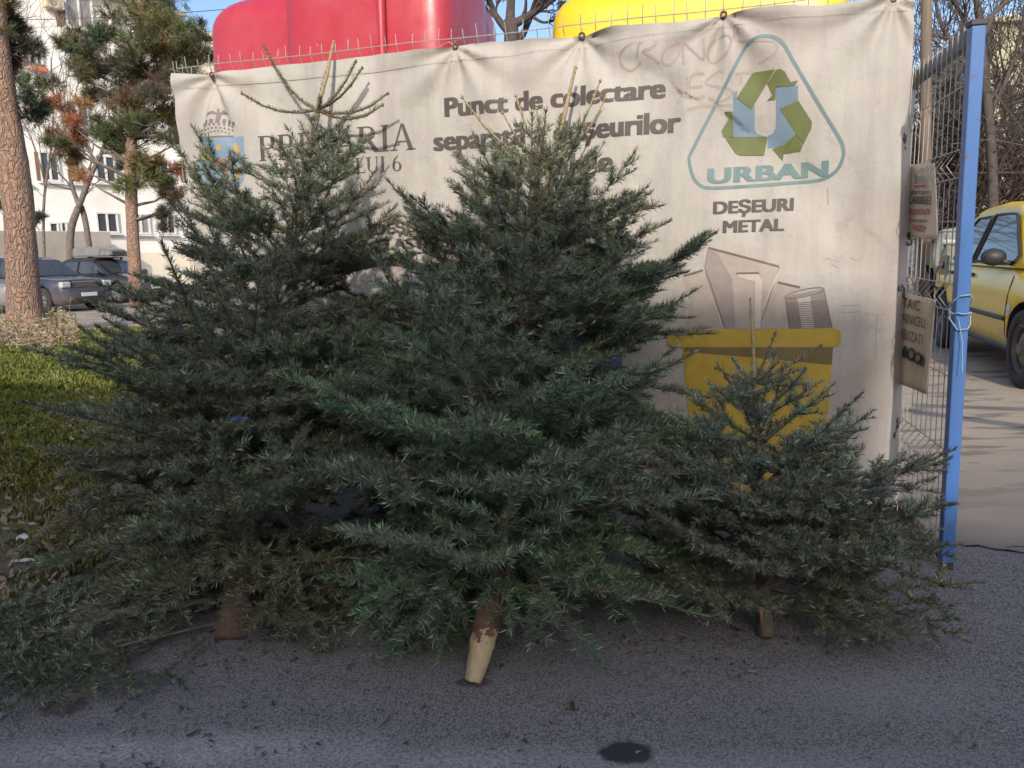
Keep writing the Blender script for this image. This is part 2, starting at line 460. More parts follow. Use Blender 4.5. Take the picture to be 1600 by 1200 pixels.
def disp(u, v):
    u = np.asarray(u, dtype=float); v = np.asarray(v, dtype=float)
    d = 0.020 * np.sin(1.9 * u + 0.6 * v + 0.4) + 0.014 * np.sin(3.7 * u - 1.9 * v) + 0.012 * np.sin(3.3 * v + 1.1 * u) + 0.006 * np.sin(7.1 * u + 5.3 * v)
    for i, (gu, gv) in enumerate(GROM):
        x, y = u - gu, gv - v
        r = np.hypot(x, y) + 1e-6; a = np.arctan2(x, y)
        d += 0.021 * np.exp(-r / 0.32) * np.cos(9 * a + i * 1.7) * np.clip(r / 0.06, 0, 1)
        d -= 0.022 * np.exp(-(r / 0.12) ** 2)
    top = np.exp(-np.clip(2.62 - v, 0, 9) / 0.35)
    d += top * 0.018 * np.sin(13 * u + 2.0 * np.sin(3 * u)) + top * 0.006 * np.sin(29 * u + 1.0)
    for a, b, amp, w in ((F1a, F1b, -0.060, 0.066), (F2a, F2b, -0.040, 0.030), (F3a, F3b, -0.032, 0.028), (F4a, F4b, 0.024, 0.06), (F5a, F5b, -0.026, 0.07), (F6a, F6b, -0.024, 0.09)):
        q, t, side = seg_d(u, v, a, b)
        d += amp * np.exp(-(q / (w * np.where(side > 0, 1.0, 2.2))) ** 2) * np.clip(1.15 - t * 0.7, 0.1, 1)
    # diagonal creases lower on the right half and small puckers
    d += 0.010 * np.sin(6 * (u * 0.8 + v * 0.6)) * np.clip((u - 2.2) / 1.0, 0, 1)
    d += 0.0045 * np.sin(19 * u + 5 * np.sin(4 * v)) * np.clip((2.0 - v) / 1.0, 0, 1)
    # the right edge curls back round the end of the fence
    e = np.clip((u - (BLEN - 0.055)) / 0.055, 0, 3)
    d -= 0.028 * e ** 2
    e2 = np.clip((0.05 - u) / 0.05, 0, 3)
    d -= 0.02 * e2 ** 2
    return d + 0.030
PLN.disp = lambda u, v: float(disp(u, v))

def vinyl():
    m, nt, N, L, b = new_mat('banner_vinyl')
    P = pos(nt)
    c = mix(nt, ramp(nt, noise(nt, 1.6, 5, 0.6, P), [(0.3, 0.0), (0.7, 1.0)]), (0.475, 0.44, 0.39), (0.39, 0.36, 0.32))
    st = noise(nt, 3.2, 5, 0.65, pos(nt, (1.6, 1.6, 0.22)))
    c = mix(nt, ramp(nt, st, [(0.45, 0.0), (0.72, 0.7)]), c, (0.30, 0.27, 0.24))
    pk = noise(nt, 1.3, 3, 0.5, pos(nt, (1.0, 1.0, 0.7)))
    c = mix(nt, ramp(nt, pk, [(0.52, 0.0), (0.75, 0.5)]), c, (0.42, 0.325, 0.295))
    sm = noise(nt, 7, 6, 0.75, P)
    c = mix(nt, ramp(nt, sm, [(0.56, 0.0), (0.78, 0.6)]), c, (0.25, 0.215, 0.195))
    L.new(c, b.inputs['Base Color']); b.inputs['Roughness'].default_value = 0.62
    b.inputs['Specular IOR Level'].default_value = 0.25
    wv = N.new('ShaderNodeTexWave'); wv.inputs['Scale'].default_value = 60; wv.inputs['Distortion'].default_value = 1.2; wv.bands_direction = 'X'
    L.new(P, wv.inputs['Vector'])
    h = math_(nt, 'ADD', math_(nt, 'MULTIPLY', wv.outputs['Fac'], 0.06), noise(nt, 22, 5, 0.6, P))
    bump(nt, b, h, 0.35, 0.012)
    return m
M['vinyl'] = vinyl()
banner = empty('vinyl_banner', LCOR + BN * 0.03, 'large dirty cream vinyl banner with recycling print tied along the fence', 'banner')
def banner_sheet():
    nu, nv = 300, 180
    s, t = np.meshgrid(np.linspace(0, 1, nu), np.linspace(0, 1, nv), indexing='ij')
    U = (TL[0] * (1 - s) + TR[0] * s) * t + (BL_[0] * (1 - s) + BR_[0] * s) * (1 - t)
    zt = TL[1] * (1 - s) + TR[1] * s
    zt = zt - 0.012 * np.abs(np.sin(s * math.pi * 6.0))
    V = zt * t + 0.06 * (1 - t)
    D = disp(U, V)
    # the hem is doubled over and stands a little proud
    D = D + 0.003 * (1 / (1 + np.exp(-(V - (zt - 0.085)) / 0.004)))
    X = LCOR.x + BU.x * U + BN.x * D; Y = LCOR.y + BU.y * U + BN.y * D
    P = np.stack([X, Y, V], -1).reshape(-1, 3)
    i = np.arange(nu * nv).reshape(nu, nv)
    f = np.stack([i[:-1, :-1], i[1:, :-1], i[1:, 1:], i[:-1, 1:]], -1).reshape(-1, 4)
    return mesh_np('sheet', P, f, 4, M['vinyl'], banner, smooth=True)
banner_sheet()

# ------------------------------------------------------------------ lettering and printed shapes on surfaces
def flat(name, color, var=0.85):
    if name not in M:
        M[name] = pm(name, color, tuple(c * var for c in color), 14, 0.65)
    return M[name]
def conform(bm, plane, step):
    """cut a flat mesh (x=u, y=v) on a grid so that it follows the surface's folds"""
    if not bm.verts: return
    us = [v.co.x for v in bm.verts]; vs = [v.co.y for v in bm.verts]
    for lo, hi, n in ((min(us), max(us), (1, 0, 0)), (min(vs), max(vs), (0, 1, 0))):
        k = math.floor(lo / step) + 1
        while k * step < hi:
            bmesh.ops.bisect_plane(bm, geom=bm.verts[:] + bm.edges[:] + bm.faces[:], plane_co=(n[0] * k * step, n[1] * k * step, 0), plane_no=n)
            k += 1
def put(bm, name, plane, mat, parent, off, step):
    if step: conform(bm, plane, step)
    off0 = root_loc(parent)
    for v in bm.verts:
        v.co = plane.p3(v.co.x, v.co.y, off + v.co.z) - off0
    bmesh.ops.recalc_face_normals(bm, faces=bm.faces[:])
    me = bpy.data.meshes.new(name); bm.to_mesh(me); bm.free()
    return link(name, me, mat, parent, smooth=bool(step))
def text_bm(body, bold=0.03, space=1.0, shear=0.0):
    cu = bpy.data.curves.new('text', 'FONT'); cu.body = body; cu.size = 1.0;  cu.space_character = space
    cu.fill_mode = 'FRONT'; cu.resolution_u = 4
    ob = bpy.data.objects.new('text', cu); COL.objects.link(ob)
    dg = bpy.context.evaluated_depsgraph_get(); dg.update()
    me = bpy.data.meshes.new_from_object(ob.evaluated_get(dg))
    bpy.data.objects.remove(ob); bpy.data.curves.remove(cu)
    bm = bmesh.new()
    e = bold
    for k, (dx, dy) in enumerate(((0, 0), (-e, -e * .35), (e, e * .35), (-e, e * .35), (e, -e * .35)) if e > 0 else ((0, 0),)):
        bm.from_mesh(me); bm.verts.ensure_lookup_table()
        for v in bm.verts[k * len(me.vertices):]: v.co = Vector((v.co.x + dx, v.co.y + dy, 0.00025 * k))
    bpy.data.meshes.remove(me)
    return bm
def text_on(plane, body, A, B, cap, mat, parent, name='lettering', bold=0.03, off=0.0025, step=0.012, capsize=0.73, space=1.0, bm=None):
    """letters whose baseline runs from pixel A to pixel B on the plane; cap = cap height in pixels at A"""
    bm = bm or text_bm(body, bold, space)
    a, b = plane.uv(*A), plane.uv(*B)
    c = plane.uv(A[0], A[1] - cap)
    hgt = (c[1] - a[1]) / capsize
    x0 = min(v.co.x for v in bm.verts); x1 = max(v.co.x for v in bm.verts)
    for v in bm.verts:
        t = (v.co.x - x0) / (x1 - x0)
        v.co = Vector((a[0] + (b[0] - a[0]) * t, a[1] + (b[1] - a[1]) * t + v.co.y * hgt, v.co.z))
    return put(bm, name, plane, mat, parent, off, step)
def poly_on(plane, polys, mat, parent, name, off=0.002, step=0.012, px=True):
    if len(polys) > 1 and name in ONE_EACH:
        return [poly_on(plane, [p], mat, parent, name, off, step, px) for p in polys]
    bm = bmesh.new()
    for pts in polys:
        vs = [bm.verts.new((*(plane.uv(*p) if px else p), 0)) for p in pts]
        bm.faces.new(vs)
    bmesh.ops.triangulate(bm, faces=bm.faces[:])
    return put(bm, name, plane, mat, parent, off, step)
def smooth_line(pts, n=6, closed=False):
    P = [Vector((*p, 0)) for p in pts]; out = []; m = len(P)
    rng = range(m if closed else m - 1)
    for i in rng:
        p0, p1, p2, p3 = (P[(i - 1) % m], P[i], P[(i + 1) % m], P[(i + 2) % m]) if closed else (P[max(i - 1, 0)], P[i], P[i + 1], P[min(i + 2, m - 1)])
        for k in range(n):
            t = k / n
            out.append(0.5 * ((2 * p1) + (p2 - p0) * t + (2 * p0 - 5 * p1 + 4 * p2 - p3) * t * t + (3 * p1 - p0 - 3 * p2 + p3) * t ** 3))
    if not closed: out.append(P[-1])
    return [(p.x, p.y) for p in out]
def stroke_on(plane, lines, wpx, mat, parent, name, off=0.002, step=0.012, closed=False):
    if len(lines) > 1 and name in ('scuff', 'can_rim_print'):
        return [stroke_on(plane, [l], wpx, mat, parent, name, off, step, closed) for l in lines]
    bm = bmesh.new()
    for ln in lines:
        q = [Vector((*plane.uv(*p), 0)) for p in ln]
        a = plane.uv(*ln[0]); b = plane.uv(ln[0][0] + wpx, ln[0][1]); w = abs(b[0] - a[0]) / 2
        m = len(q); L_, R_ = [], []
        for i in range(m):
            p0 = q[(i - 1) % m] if closed else q[max(i - 1, 0)]; p1 = q[(i + 1) % m] if closed else q[min(i + 1, m - 1)]
            t = (p1 - p0)
            t = t.normalized() if t.length > 1e-9 else Vector((1, 0, 0))
            nn = Vector((-t.y, t.x, 0)) * w
            L_.append(bm.verts.new(q[i] + nn)); R_.append(bm.verts.new(q[i] - nn))
        for i in range(m if closed else m - 1):
            j = (i + 1) % m
            try: bm.faces.new((R_[i], R_[j], L_[j], L_[i]))
            except ValueError: pass
    return put(bm, name, plane, mat, parent, off, step)

ONE_EACH = {'can_print', 'can_shade_print', 'can_highlight_print', 'bottle_print', 'cap_print', 'crest_gold', 'crest_aqua', 'bin_print', 'bin_emblem_print'}
INK = flat('ink_brown', (0.085, 0.066, 0.056)); TEAL = flat('ink_teal', (0.14, 0.22, 0.215)); GREEN = flat('ink_green', (0.125, 0.145, 0.04))
BLUE = flat('ink_blue', (0.155, 0.225, 0.285)); PALE = flat('ink_pale', (0.48, 0.44, 0.40)); YEL = flat('ink_ochre', (0.47, 0.325, 0.045))
YELD = flat('ink_ochre_dark', (0.175, 0.13, 0.05)); RUST = flat('ink_graffiti', (0.37, 0.295, 0.26)); GREY = flat('ink_grey', (0.28, 0.24, 0.21)); SMUT = flat('smudge', (0.06, 0.055, 0.055))
text_on(PLN, 'Punct de colectare', (697, 183), (1041, 153), 30, INK, banner, bold=0.050)
text_on(PLN, 'separată a deșeurilor', (680, 236), (1065, 207), 31, INK, banner, bold=0.050)
text_on(PLN, 'reciclabile', (773, 279), (961, 268), 31, INK, banner, bold=0.050)
text_on(PLN, 'DEȘEURI', (1115, 335), (1240, 328.5), 19.5, INK, banner, bold=0.052)
text_on(PLN, 'METAL', (1130, 364), (1225, 360), 19, INK, banner, bold=0.052)
text_on(PLN, 'DEȘEURI', (834, 338), (949, 330), 19, INK, banner, bold=0.052)
text_on(PLN, 'CARTON', (838, 367), (946, 361), 18, INK, banner, bold=0.052)
text_on(PLN, 'DEȘEURI', (588, 367), (693, 359), 17, INK, banner, bold=0.052)
text_on(PLN, 'PLASTIC', (592, 391), (692, 386), 17, INK, banner, bold=0.052)
text_on(PLN, 'URBAN', (1106, 288), (1294, 275), 24, TEAL, banner, bold=0.05, space=1.04)

# hand-drawn serif capitals
def serif_bm(word):
    S, T, SER = 0.15, 0.055, 0.045
    glyph = {}
    def bar(x0, y0, x1, y1): return [(x0, y0), (x1, y0), (x1, y1), (x0, y1)]
    def stem(x): return [bar(x, 0, x + S, 1), bar(x - 0.07, 0, x + S + 0.07, SER), bar(x - 0.07, 1 - SER, x + S + 0.07, 1)]
    def arc(cx, cy, rx, ry, a0, a1, w0, w1, n=14):
        o, i = [], []
        for k in range(n + 1):
            a = math.radians(a0 + (a1 - a0) * k / n); q = abs(math.cos(a))
            w = w1 + (w0 - w1) * q
            o.append((cx + rx * math.cos(a), cy + ry * math.sin(a))); i.append((cx + (rx - w) * math.cos(a), cy + (ry - w1) * math.sin(a)))
        return [[o[k], o[k + 1], i[k + 1], i[k]] for k in range(n)]
    glyph['I'] = (0.36, stem(0.10))
    bowl = [bar(0.2, 1 - T, 0.40, 1), bar(0.2, 0.46, 0.40, 0.46 + T)] + arc(0.38, 0.73, 0.27, 0.27, -90, 90, S, T)
    glyph['P'] = (0.72, stem(0.10) + bowl)
    glyph['R'] = (0.82, stem(0.10) + bowl + [[(0.34, 0.48), (0.50, 0.48), (0.78, 0.04), (0.60, 0.04)], bar(0.60, 0, 0.85, 0.05)])
    glyph['A'] = (0.86, [[(0.38, 1.0), (0.48, 1.0), (0.80, 0), (0.63, 0)], [(0.38, 1.0), (0.43, 0.93), (0.14, 0), (0.08, 0)], bar(0.22, 0.30, 0.66, 0.30 + T), bar(0.0, 0, 0.24, SER), bar(0.55, 0, 0.88, SER)])
    glyph['M'] = (1.10, [bar(0.10, 0, 0.16, 1), bar(0.02, 0, 0.25, SER), bar(0.02, 1 - SER, 0.2, 1), [(0.12, 1), (0.28, 1), (0.58, 0.12), (0.52, 0)], [(0.52, 0), (0.58, 0.1), (0.84, 1), (0.78, 1)], bar(0.82, 0, 0.97, 1), bar(0.74, 0, 1.05, SER), bar(0.78, 1 - SER, 1.05, 1)])
    glyph['S'] = (0.60, arc(0.30, 0.74, 0.24, 0.26, 20, 270, S * .8, T) + arc(0.30, 0.26, 0.25, 0.26, -160, 90, S * .8, T))
    glyph['E'] = (0.66, stem(0.10) + [bar(0.2, 1 - T, 0.58, 1), bar(0.2, 0.48, 0.48, 0.48 + T), bar(0.2, 0, 0.60, T), bar(0.54, 0.8, 0.58, 1), bar(0.56, 0, 0.60, 0.2)])
    glyph['C'] = (0.78, arc(0.42, 0.5, 0.38, 0.5, 45, 315, S, T) + [bar(0.66, 0.68, 0.70, 0.95)])
    glyph['T'] = (0.74, [bar(0.30, 0, 0.45, 1), bar(0.22, 0, 0.53, SER), bar(0.04, 1 - T, 0.70, 1), bar(0.04, 0.78, 0.08, 1), bar(0.66, 0.78, 0.70, 1)])
    glyph['O'] = (0.86, arc(0.42, 0.5, 0.40, 0.5, 0, 360, S, T, 26))
    glyph['U'] = (0.84, [bar(0.10, 0.35, 0.25, 1), bar(0.02, 1 - SER, 0.33, 1), bar(0.64, 0.35, 0.70, 1), bar(0.57, 1 - SER, 0.78, 1)] + arc(0.40, 0.36, 0.30, 0.37, 180, 360, S * .8, T))
    glyph['L'] = (0.66, stem(0.10) + [bar(0.2, 0, 0.60, T), bar(0.56, 0, 0.60, 0.24)])
    glyph['6'] = (0.62, arc(0.30, 0.31, 0.27, 0.31, 0, 360, S, T, 22) + arc(0.46, 0.32, 0.43, 0.70, 100, 180, S, T))
    glyph[' '] = (0.35, [])
    bm = bmesh.new(); x = 0
    for ch in word:
        w, polys = glyph[ch]
        for k, p in enumerate(polys):
            bm.faces.new([bm.verts.new((x + a, b, 0)) for a, b in p])
        x += w
    return bm
text_on(PLN, '', (411, 253), (653, 234), 39, INK, banner, capsize=1.0, bm=serif_bm('PRIMARIA'))
text_on(PLN, '', (436, 279), (632, 268), 23, INK, banner, capsize=1.0, bm=serif_bm('SECTORULUI 6'))

# recycling triangle emblem
Z = lambda pts: [(1040 + x / 4, y / 4) for x, y in pts]
tri = Z([(154, 1010), (172, 950), (300, 690), (470, 360), (515, 295), (575, 254), (632, 244), (690, 258), (740, 300), (790, 385), (950, 650), (1085, 870), (1108, 935), (1106, 985), (1080, 1050), (1030, 1098), (950, 1128), (800, 1142), (500, 1168), (290, 1180), (225, 1165), (180, 1115)])
stroke_on(PLN, [smooth_line(tri, 4, True)], 5.0, TEAL, banner, 'emblem_outline', closed=True)
Ug = [[(424, 582), (452, 580), (446, 625), (532, 692), (558, 664), (556, 800), (566, 828), (592, 846), (638, 856), (430, 861), (424, 780)],
      [(690, 558), (826, 546), (826, 632), (712, 690), (812, 832), (770, 884), (716, 914), (636, 928), (640, 849), (668, 838), (688, 805), (690, 760)]]
poly_on(PLN, [Z(p) for p in Ug], BLUE, banner, 'emblem_letter', off=0.0022)
arrows = [[(446, 622), (538, 474), (560, 460), (682, 447), (536, 690)],
          [(690, 450), (716, 444), (742, 460), (780, 526), (826, 514), (806, 546), (688, 554), (686, 630), (634, 636), (668, 602), (634, 530)],
          [(828, 636), (914, 766), (910, 806), (860, 906), (714, 690)],
          [(814, 838), (856, 914), (842, 946), (738, 962), (732, 1006), (668, 930), (744, 906)],
          [(374, 866), (638, 857), (616, 972), (462, 974), (438, 960)],
          [(366, 708), (418, 704), (428, 862), (362, 860), (352, 822), (396, 748)]]
poly_on(PLN, [Z(p) for p in arrows], GREEN, banner, 'emblem_arrows', off=0.0034)

# town crest: bird, mural crown, blue shield
cr = lambda pts: [(290 + x * 0.15, 160 + y * 0.15) for x, y in pts]
LILAC = flat('ink_crest', (0.19, 0.155, 0.16)); SKYB = flat('ink_crest_blue', (0.20, 0.29, 0.38)); GOLD = flat('ink_crest_gold', (0.46, 0.33, 0.13)); REDI = flat('ink_crest_red', (0.42, 0.16, 0.14)); AQUA = flat('ink_crest_aqua', (0.27, 0.39, 0.42))
poly_on(PLN, [cr([(268, 165), (310, 115), (340, 100), (372, 118), (370, 70), (385, 75), (392, 118), (420, 85), (450, 105), (498, 140), (440, 135), (408, 140), (410, 185), (375, 185), (372, 140), (330, 135)])], LILAC, banner, 'crest_bird')
crown = []
for k in range(7):
    a = k / 7; b2 = (k + 0.62) / 7
    x0, x1 = 212 + 372 * a, 212 + 372 * b2
    t0 = abs(a + 0.04 - 0.5) * 2
    crown.append([(x0, 232 - 52 * (1 - t0 ** 2)), (x1, 232 - 52 * (1 - t0 ** 2)), (x1, 268 - 42 * (1 - t0 ** 2)), (x0, 268 - 42 * (1 - t0 ** 2))])
for r in range(3):
    for k in range(8):
        a, b2 = (k + 0.1 + 0.4 * (r % 2)) / 8.5, (k + 0.62 + 0.4 * (r % 2)) / 8.5
        ins = r * 22
        x0, x1 = 222 + ins + (352 - 2 * ins) * a, 222 + ins + (352 - 2 * ins) * b2
        y0 = 268 + r * 36 - 40 * (1 - (2 * (a + b2) / 2 - 1) ** 2)
        crown.append([(x0, y0), (x1, y0), (x1, y0 + 22), (x0, y0 + 22)])
crown.append([(290, 366), (545, 350), (540, 366), (294, 382)])
poly_on(PLN, [cr(p) for p in crown], LILAC, banner, 'crest_crown')
poly_on(PLN, [cr([(168, 395), (648, 362), (652, 640), (650, 800), (560, 930), (420, 990), (290, 920), (200, 760), (172, 640)])], SKYB, banner, 'crest_shield')
poly_on(PLN, [cr(p) for p in ([(205, 500), (240, 450), (290, 470), (345, 560), (340, 625), (210, 620)], [(380, 470), (420, 440), (440, 500), (400, 520)], [(545, 440), (580, 420), (612, 480), (600, 560), (550, 520)], [(560, 680), (630, 660), (620, 790), (560, 820)])], GOLD, banner, 'crest_gold', off=0.0034)
poly_on(PLN, [cr(p) for p in ([(345, 610), (500, 590), (512, 660), (470, 680), (500, 760), (450, 850), (430, 820), (440, 690), (350, 670)],)], REDI, banner, 'crest_red', off=0.0034)
poly_on(PLN, [cr(p) for p in ([(190, 690), (270, 670), (300, 800), (330, 930), (230, 820)], [(500, 690), (548, 680), (548, 850), (490, 880)])], AQUA, banner, 'crest_aqua', off=0.0034)

# graffiti
gz = lambda pts: [(940 + x / 5.333, 30 + y / 5.333) for x, y in pts]
graf = [gz(p) for p in ([(300, 200), (220, 235), (160, 300), (165, 380), (225, 430), (280, 420), (330, 370)], [(300, 330), (320, 220), (340, 180)], [(330, 215), (390, 180), (450, 180), (465, 215), (420, 260), (350, 285), (430, 330), (490, 385)],
                        [(640, 205), (570, 240), (515, 310), (520, 380), (580, 385), (645, 310), (655, 215), (610, 200)], [(690, 390), (690, 215), (850, 350), (850, 170)],
                        [(1040, 145), (940, 190), (890, 290), (905, 360), (960, 365), (1050, 290), (1085, 190), (1050, 145)], [(1310, 140), (1300, 95), (1230, 80), (1130, 110), (1115, 180), (1200, 205), (1400, 205), (1460, 240), (1430, 320), (1305, 385)],
                        [(585, 515), (700, 660), (720, 500)], [(860, 465), (755, 490), (745, 660), (860, 650)], [(735, 585), (850, 570)], [(1020, 460), (990, 440), (900, 500), (880, 550), (1060, 590), (1090, 640), (1000, 690), (890, 670)], [(1120, 465), (1280, 450)], [(1165, 450), (1160, 560)], [(720, 770), (830, 735), (1095, 725)])]
stroke_on(PLN, [smooth_line(p, 5) for p in graf], 4.2, RUST, banner, 'graffiti', off=0.0016)

# printed cans and ochre bin
cz = lambda pts: [(1040 + x / 4, 300 + y / 4) for x, y in pts]
CAN = flat('ink_can', (0.385, 0.325, 0.28)); CAN2 = flat('ink_can_dark', (0.29, 0.245, 0.215)); CANL = flat('ink_can_line', (0.16, 0.12, 0.095)); CANH = flat('ink_can_light', (0.50, 0.44, 0.38))
poly_on(PLN, [cz([(272, 350), (712, 468), (600, 730), (590, 848), (375, 848), (250, 500)]), cz([(690, 570), (835, 600), (760, 760), (745, 848), (620, 848), (640, 690)]), cz([(235, 495), (110, 530), (170, 700), (120, 848), (360, 848), (270, 560)])], CAN, banner, 'can_print', off=0.0016)
poly_on(PLN, [cz([(275, 355), (330, 385), (420, 540), (440, 848), (375, 848), (250, 500)]), cz([(750, 650), (985, 600), (1036, 848), (770, 848)])], CAN2, banner, 'can_shade_print', off=0.0026)
poly_on(PLN, [cz([(448, 512), (580, 512), (604, 548), (592, 848), (556, 848), (560, 560), (450, 525)]), cz([(820, 660), (900, 640), (925, 848), (850, 848)])], CANH, banner, 'can_highlight_print', off=0.0036)
stroke_on(PLN, [cz([(274, 348), (480, 402), (708, 464)]), cz([(444, 507), (586, 503)]), cz([(700, 560), (838, 592)]), cz([(120, 522), (240, 486)])], 3.0, CANL, banner, 'can_rim_print', off=0.0044)
ell = [(865 + 122 * math.cos(a) - 4 * math.sin(a), 628 - 24 * math.cos(a) + 24 * math.sin(a)) for a in [k * math.pi / 12 for k in range(24)]]
lines = [smooth_line(cz(ell), 2, True)] + [cz([(272, 352), (252, 470), (300, 610), (375, 848)]), cz([(712, 468), (648, 660), (600, 800)]), cz([(985, 605), (1036, 846)]), cz([(748, 660), (772, 846)])]
for k in range(15):
    y = 690 + k * 11; xl = 752 + k * 1.6; xr = 1000 + k * 2.5
    lines.append(cz([(xl, y), (0.5 * (xl + xr), y - 2), (xr, y - 22 + k * 0.8)]))
stroke_on(PLN, lines, 1.1, CANL, banner, 'can_line_print', off=0.0044)
stroke_on(PLN, [cz([(715, 480), (600, 730)])], 2.2, CANH, banner, 'can_glint_print', off=0.0050)
lid = [(1050, 514), (1300, 511), (1309, 513), (1312, 518), (1312, 531), (1309, 537), (1302, 539), (1052, 541), (1045, 536), (1043, 520)]
poly_on(PLN, [lid, [(1068, 540), (1300, 539), (1286, 723), (1282, 780), (1090, 780), (1074, 620)]], YEL, banner, 'bin_print', off=0.0056)
poly_on(PLN, [[(1070, 541), (1300, 539.5), (1298, 567), (1200, 558), (1071, 548)]], YELD, banner, 'bin_shade_print', off=0.0070)
wc = [(1161 + 15 * math.cos(a), 607 + 10 * math.sin(a)) for a in [k * math.pi / 10 for k in range(20)]]
poly_on(PLN, [wc, [(1180, 630), (1218, 620), (1212, 634), (1186, 660), (1172, 656)], [(1222, 700), (1244, 684), (1226, 716), (1206, 728)]], PALE, banner, 'bin_emblem_print', off=0.0070)
# the other printed bins, mostly hidden by the trees
REDP = flat('ink_red', (0.45, 0.12, 0.09)); PB = flat('ink_pale_blue', (0.42, 0.46, 0.52))
poly_on(PLN, [[(840, 512), (985, 505), (985, 530), (840, 537)], [(852, 538), (975, 531), (965, 720), (865, 730)]], flat('ink_print_blue', (0.12, 0.19, 0.33)), banner, 'bin_print', off=0.003)
poly_on(PLN, [[(560, 515), (700, 508), (700, 532), (560, 540)], [(572, 541), (690, 534), (680, 690), (585, 700)]], flat('ink_print_grey', (0.2, 0.19, 0.18)), banner, 'bin_print', off=0.003)
poly_on(PLN, [[(535, 406), (552, 404), (556, 414), (536, 416)], [(590, 408), (622, 403), (634, 412), (600, 418)], [(690, 406), (722, 405), (716, 416), (690, 415)]], REDP, banner, 'cap_print', off=0.003)
poly_on(PLN, [[(735, 395), (765, 385), (770, 440), (735, 445)], [(783, 235), (808, 232), (806, 268), (785, 270)], [(640, 430), (690, 425), (690, 505), (640, 510)]], PB, banner, 'bottle_print', off=0.0028)
# smudges and the letters at the curled right edge
def splat(px, py, rx, ry, seed):
    r = random.Random(seed); out = []
    for _ in range(9):
        cx, cy = px + r.gauss(0, rx * .45), py + r.gauss(0, ry * .45); s = r.uniform(.15, .5)
        out.append([(cx + rx * s * math.cos(a) * r.uniform(.5, 1.1), cy + ry * s * math.sin(a) * r.uniform(.5, 1.1)) for a in [k * 2 * math.pi / 9 for k in range(9)]])
    return out
for k, (px, py, rx, ry) in enumerate(((1413, 223, 5, 12), (1409, 452, 6, 14), (1401, 666, 5, 13), (1414, 464, 5, 5))):
    poly_on(PLN, splat(px, py, rx, ry, k), SMUT, banner, 'smudge', off=0.0018 + 0.0006 * k, step=0.012)
text_on(PLN, 'S', (1415, 384), (1427, 383), 23, INK, banner, bold=0.05, step=0.012)
# scuffs
for k, (x0, y0, x1, y1) in enumerate(((1290, 403, 1310, 408), (1285, 408, 1300, 414), (1312, 478, 1345, 476), (1315, 486, 1345, 488), (1325, 402, 1340, 408))):
    pass
stroke_on(PLN, [[(1290, 403), (1308, 409)], [(1298, 413), (1312, 420)], [(1312, 477), (1343, 475)], [(1314, 487), (1344, 486)], [(1368, 490), (1365, 560)], [(1326, 402), (1340, 408)]], 0.9, GREY, banner, 'scuff', off=0.0016)
stroke_on(PLN, [[(1293, 295), (1294, 320)], [(1018, 296), (1022, 312)]], 2.0, RUST, banner, 'scuff', off=0.0016)

# hem seam, grommets and the wire ties through them
stroke_on(PLN, [[(300, 141), (520, 121), (760, 92), (1000, 60), (1200, 38), (1425, 14)]], 0.7, flat('ink_seam', (0.36, 0.32, 0.285)), banner, 'hem_seam', off=0.0042)
M['rust'] = pm('rusty_metal', (0.10, 0.055, 0.035), (0.17, 0.10, 0.06), 40, 0.6, metal=0.6)
M['wire'] = pm('galvanised_wire', (0.36, 0.345, 0.32), (0.46, 0.44, 0.41), 30, 0.55, metal=0.25)
for k, (gu, gv) in enumerate(GROM):
    c = PLN.p3(gu, gv, 0.006)
    g = MB()
    ring = [c + BU * (0.013 * math.cos(a)) + Vector((0, 0, 0.013 * math.sin(a))) for a in [j * 2 * math.pi / 18 for j in range(19)]]
    g.tube(ring, 0.0062, 8, caps=False)
    go = g.build('grommet', M['rust'], banner, smooth=True)
    t = MB()
    t.tube([c + Vector((0, 0, 0.005)), c + Vector((0, 0, 0.03)) + BN * 0.008, c + Vector((0, 0, 0.055)) - BN * 0.085], 0.0018, 5)
    if k in (0, 1, 3):
        t.tube([c, c - BU * 0.035 - Vector((0, 0, 0.025 * (1 if k == 3 else -1))) + BN * 0.01, c - BU * 0.11 - Vector((0, 0, 0.08 if k == 3 else 0.0)) + BN * 0.012], 0.0016, 5)
    t.build('wire_tie', M['wire'], go)
cord = MB()
pts = [PLN.p3(*PLN.uv(x, y), 0.012) for x, y in ((1430, 92), (1424, 150), (1421, 180), (1425, 205), (1431, 210))]
cord.tube(pts, 0.0018, 5); cord.build('cord', M['wire'], banner)

# ------------------------------------------------------------------ wire fence carrying the banner
fence = empty('wire_fence', LCOR - BN * 0.02, 'grey welded wire fence with bare wire ends above the cream banner', 'fence')
def ftop(u):
    s = (u - TL[0]) / (TR[0] - TL[0])
    return TL[1] + (TR[1] - TL[1]) * s + 0.125 - 0.02 * s
fw = MB(); rnd = random.Random(9)
u = -0.02
while u < BLEN - 0.03:
    z = ftop(u); j = rnd.uniform(-0.012, 0.012); bn = rnd.uniform(-0.01, 0.014)
    P = lambda zz, d=0.0, du=0.0: LCOR + BU * (u + du) + BN * (d - 0.085) + Vector((0, 0, zz))
    pts = [P(0.08), P(z - 0.20), P(z - 0.16, 0.0), P(z - 0.10, -0.028, j), P(z - 0.055, 0.0, j), P(z + rnd.uniform(-0.012, 0.016), bn, j * 1.4)]
    fw.tube(pts, 0.0026, 5)
    u += 0.083 + rnd.uniform(-0.003, 0.003)
for k in range(11):
    dz = (0.052, 0.155, 0.205, 0.42, 0.64, 0.86, 1.1, 1.35, 1.6, 1.9, 2.3)[k]
    fw.tube([LCOR + BU * uu + BN * (-0.092) + Vector((0, 0, ftop(uu) - dz + 0.004 * math.sin(uu * 5 + k))) for uu in np.linspace(-0.02, BLEN - 0.03, 14)], 0.0030, 5)
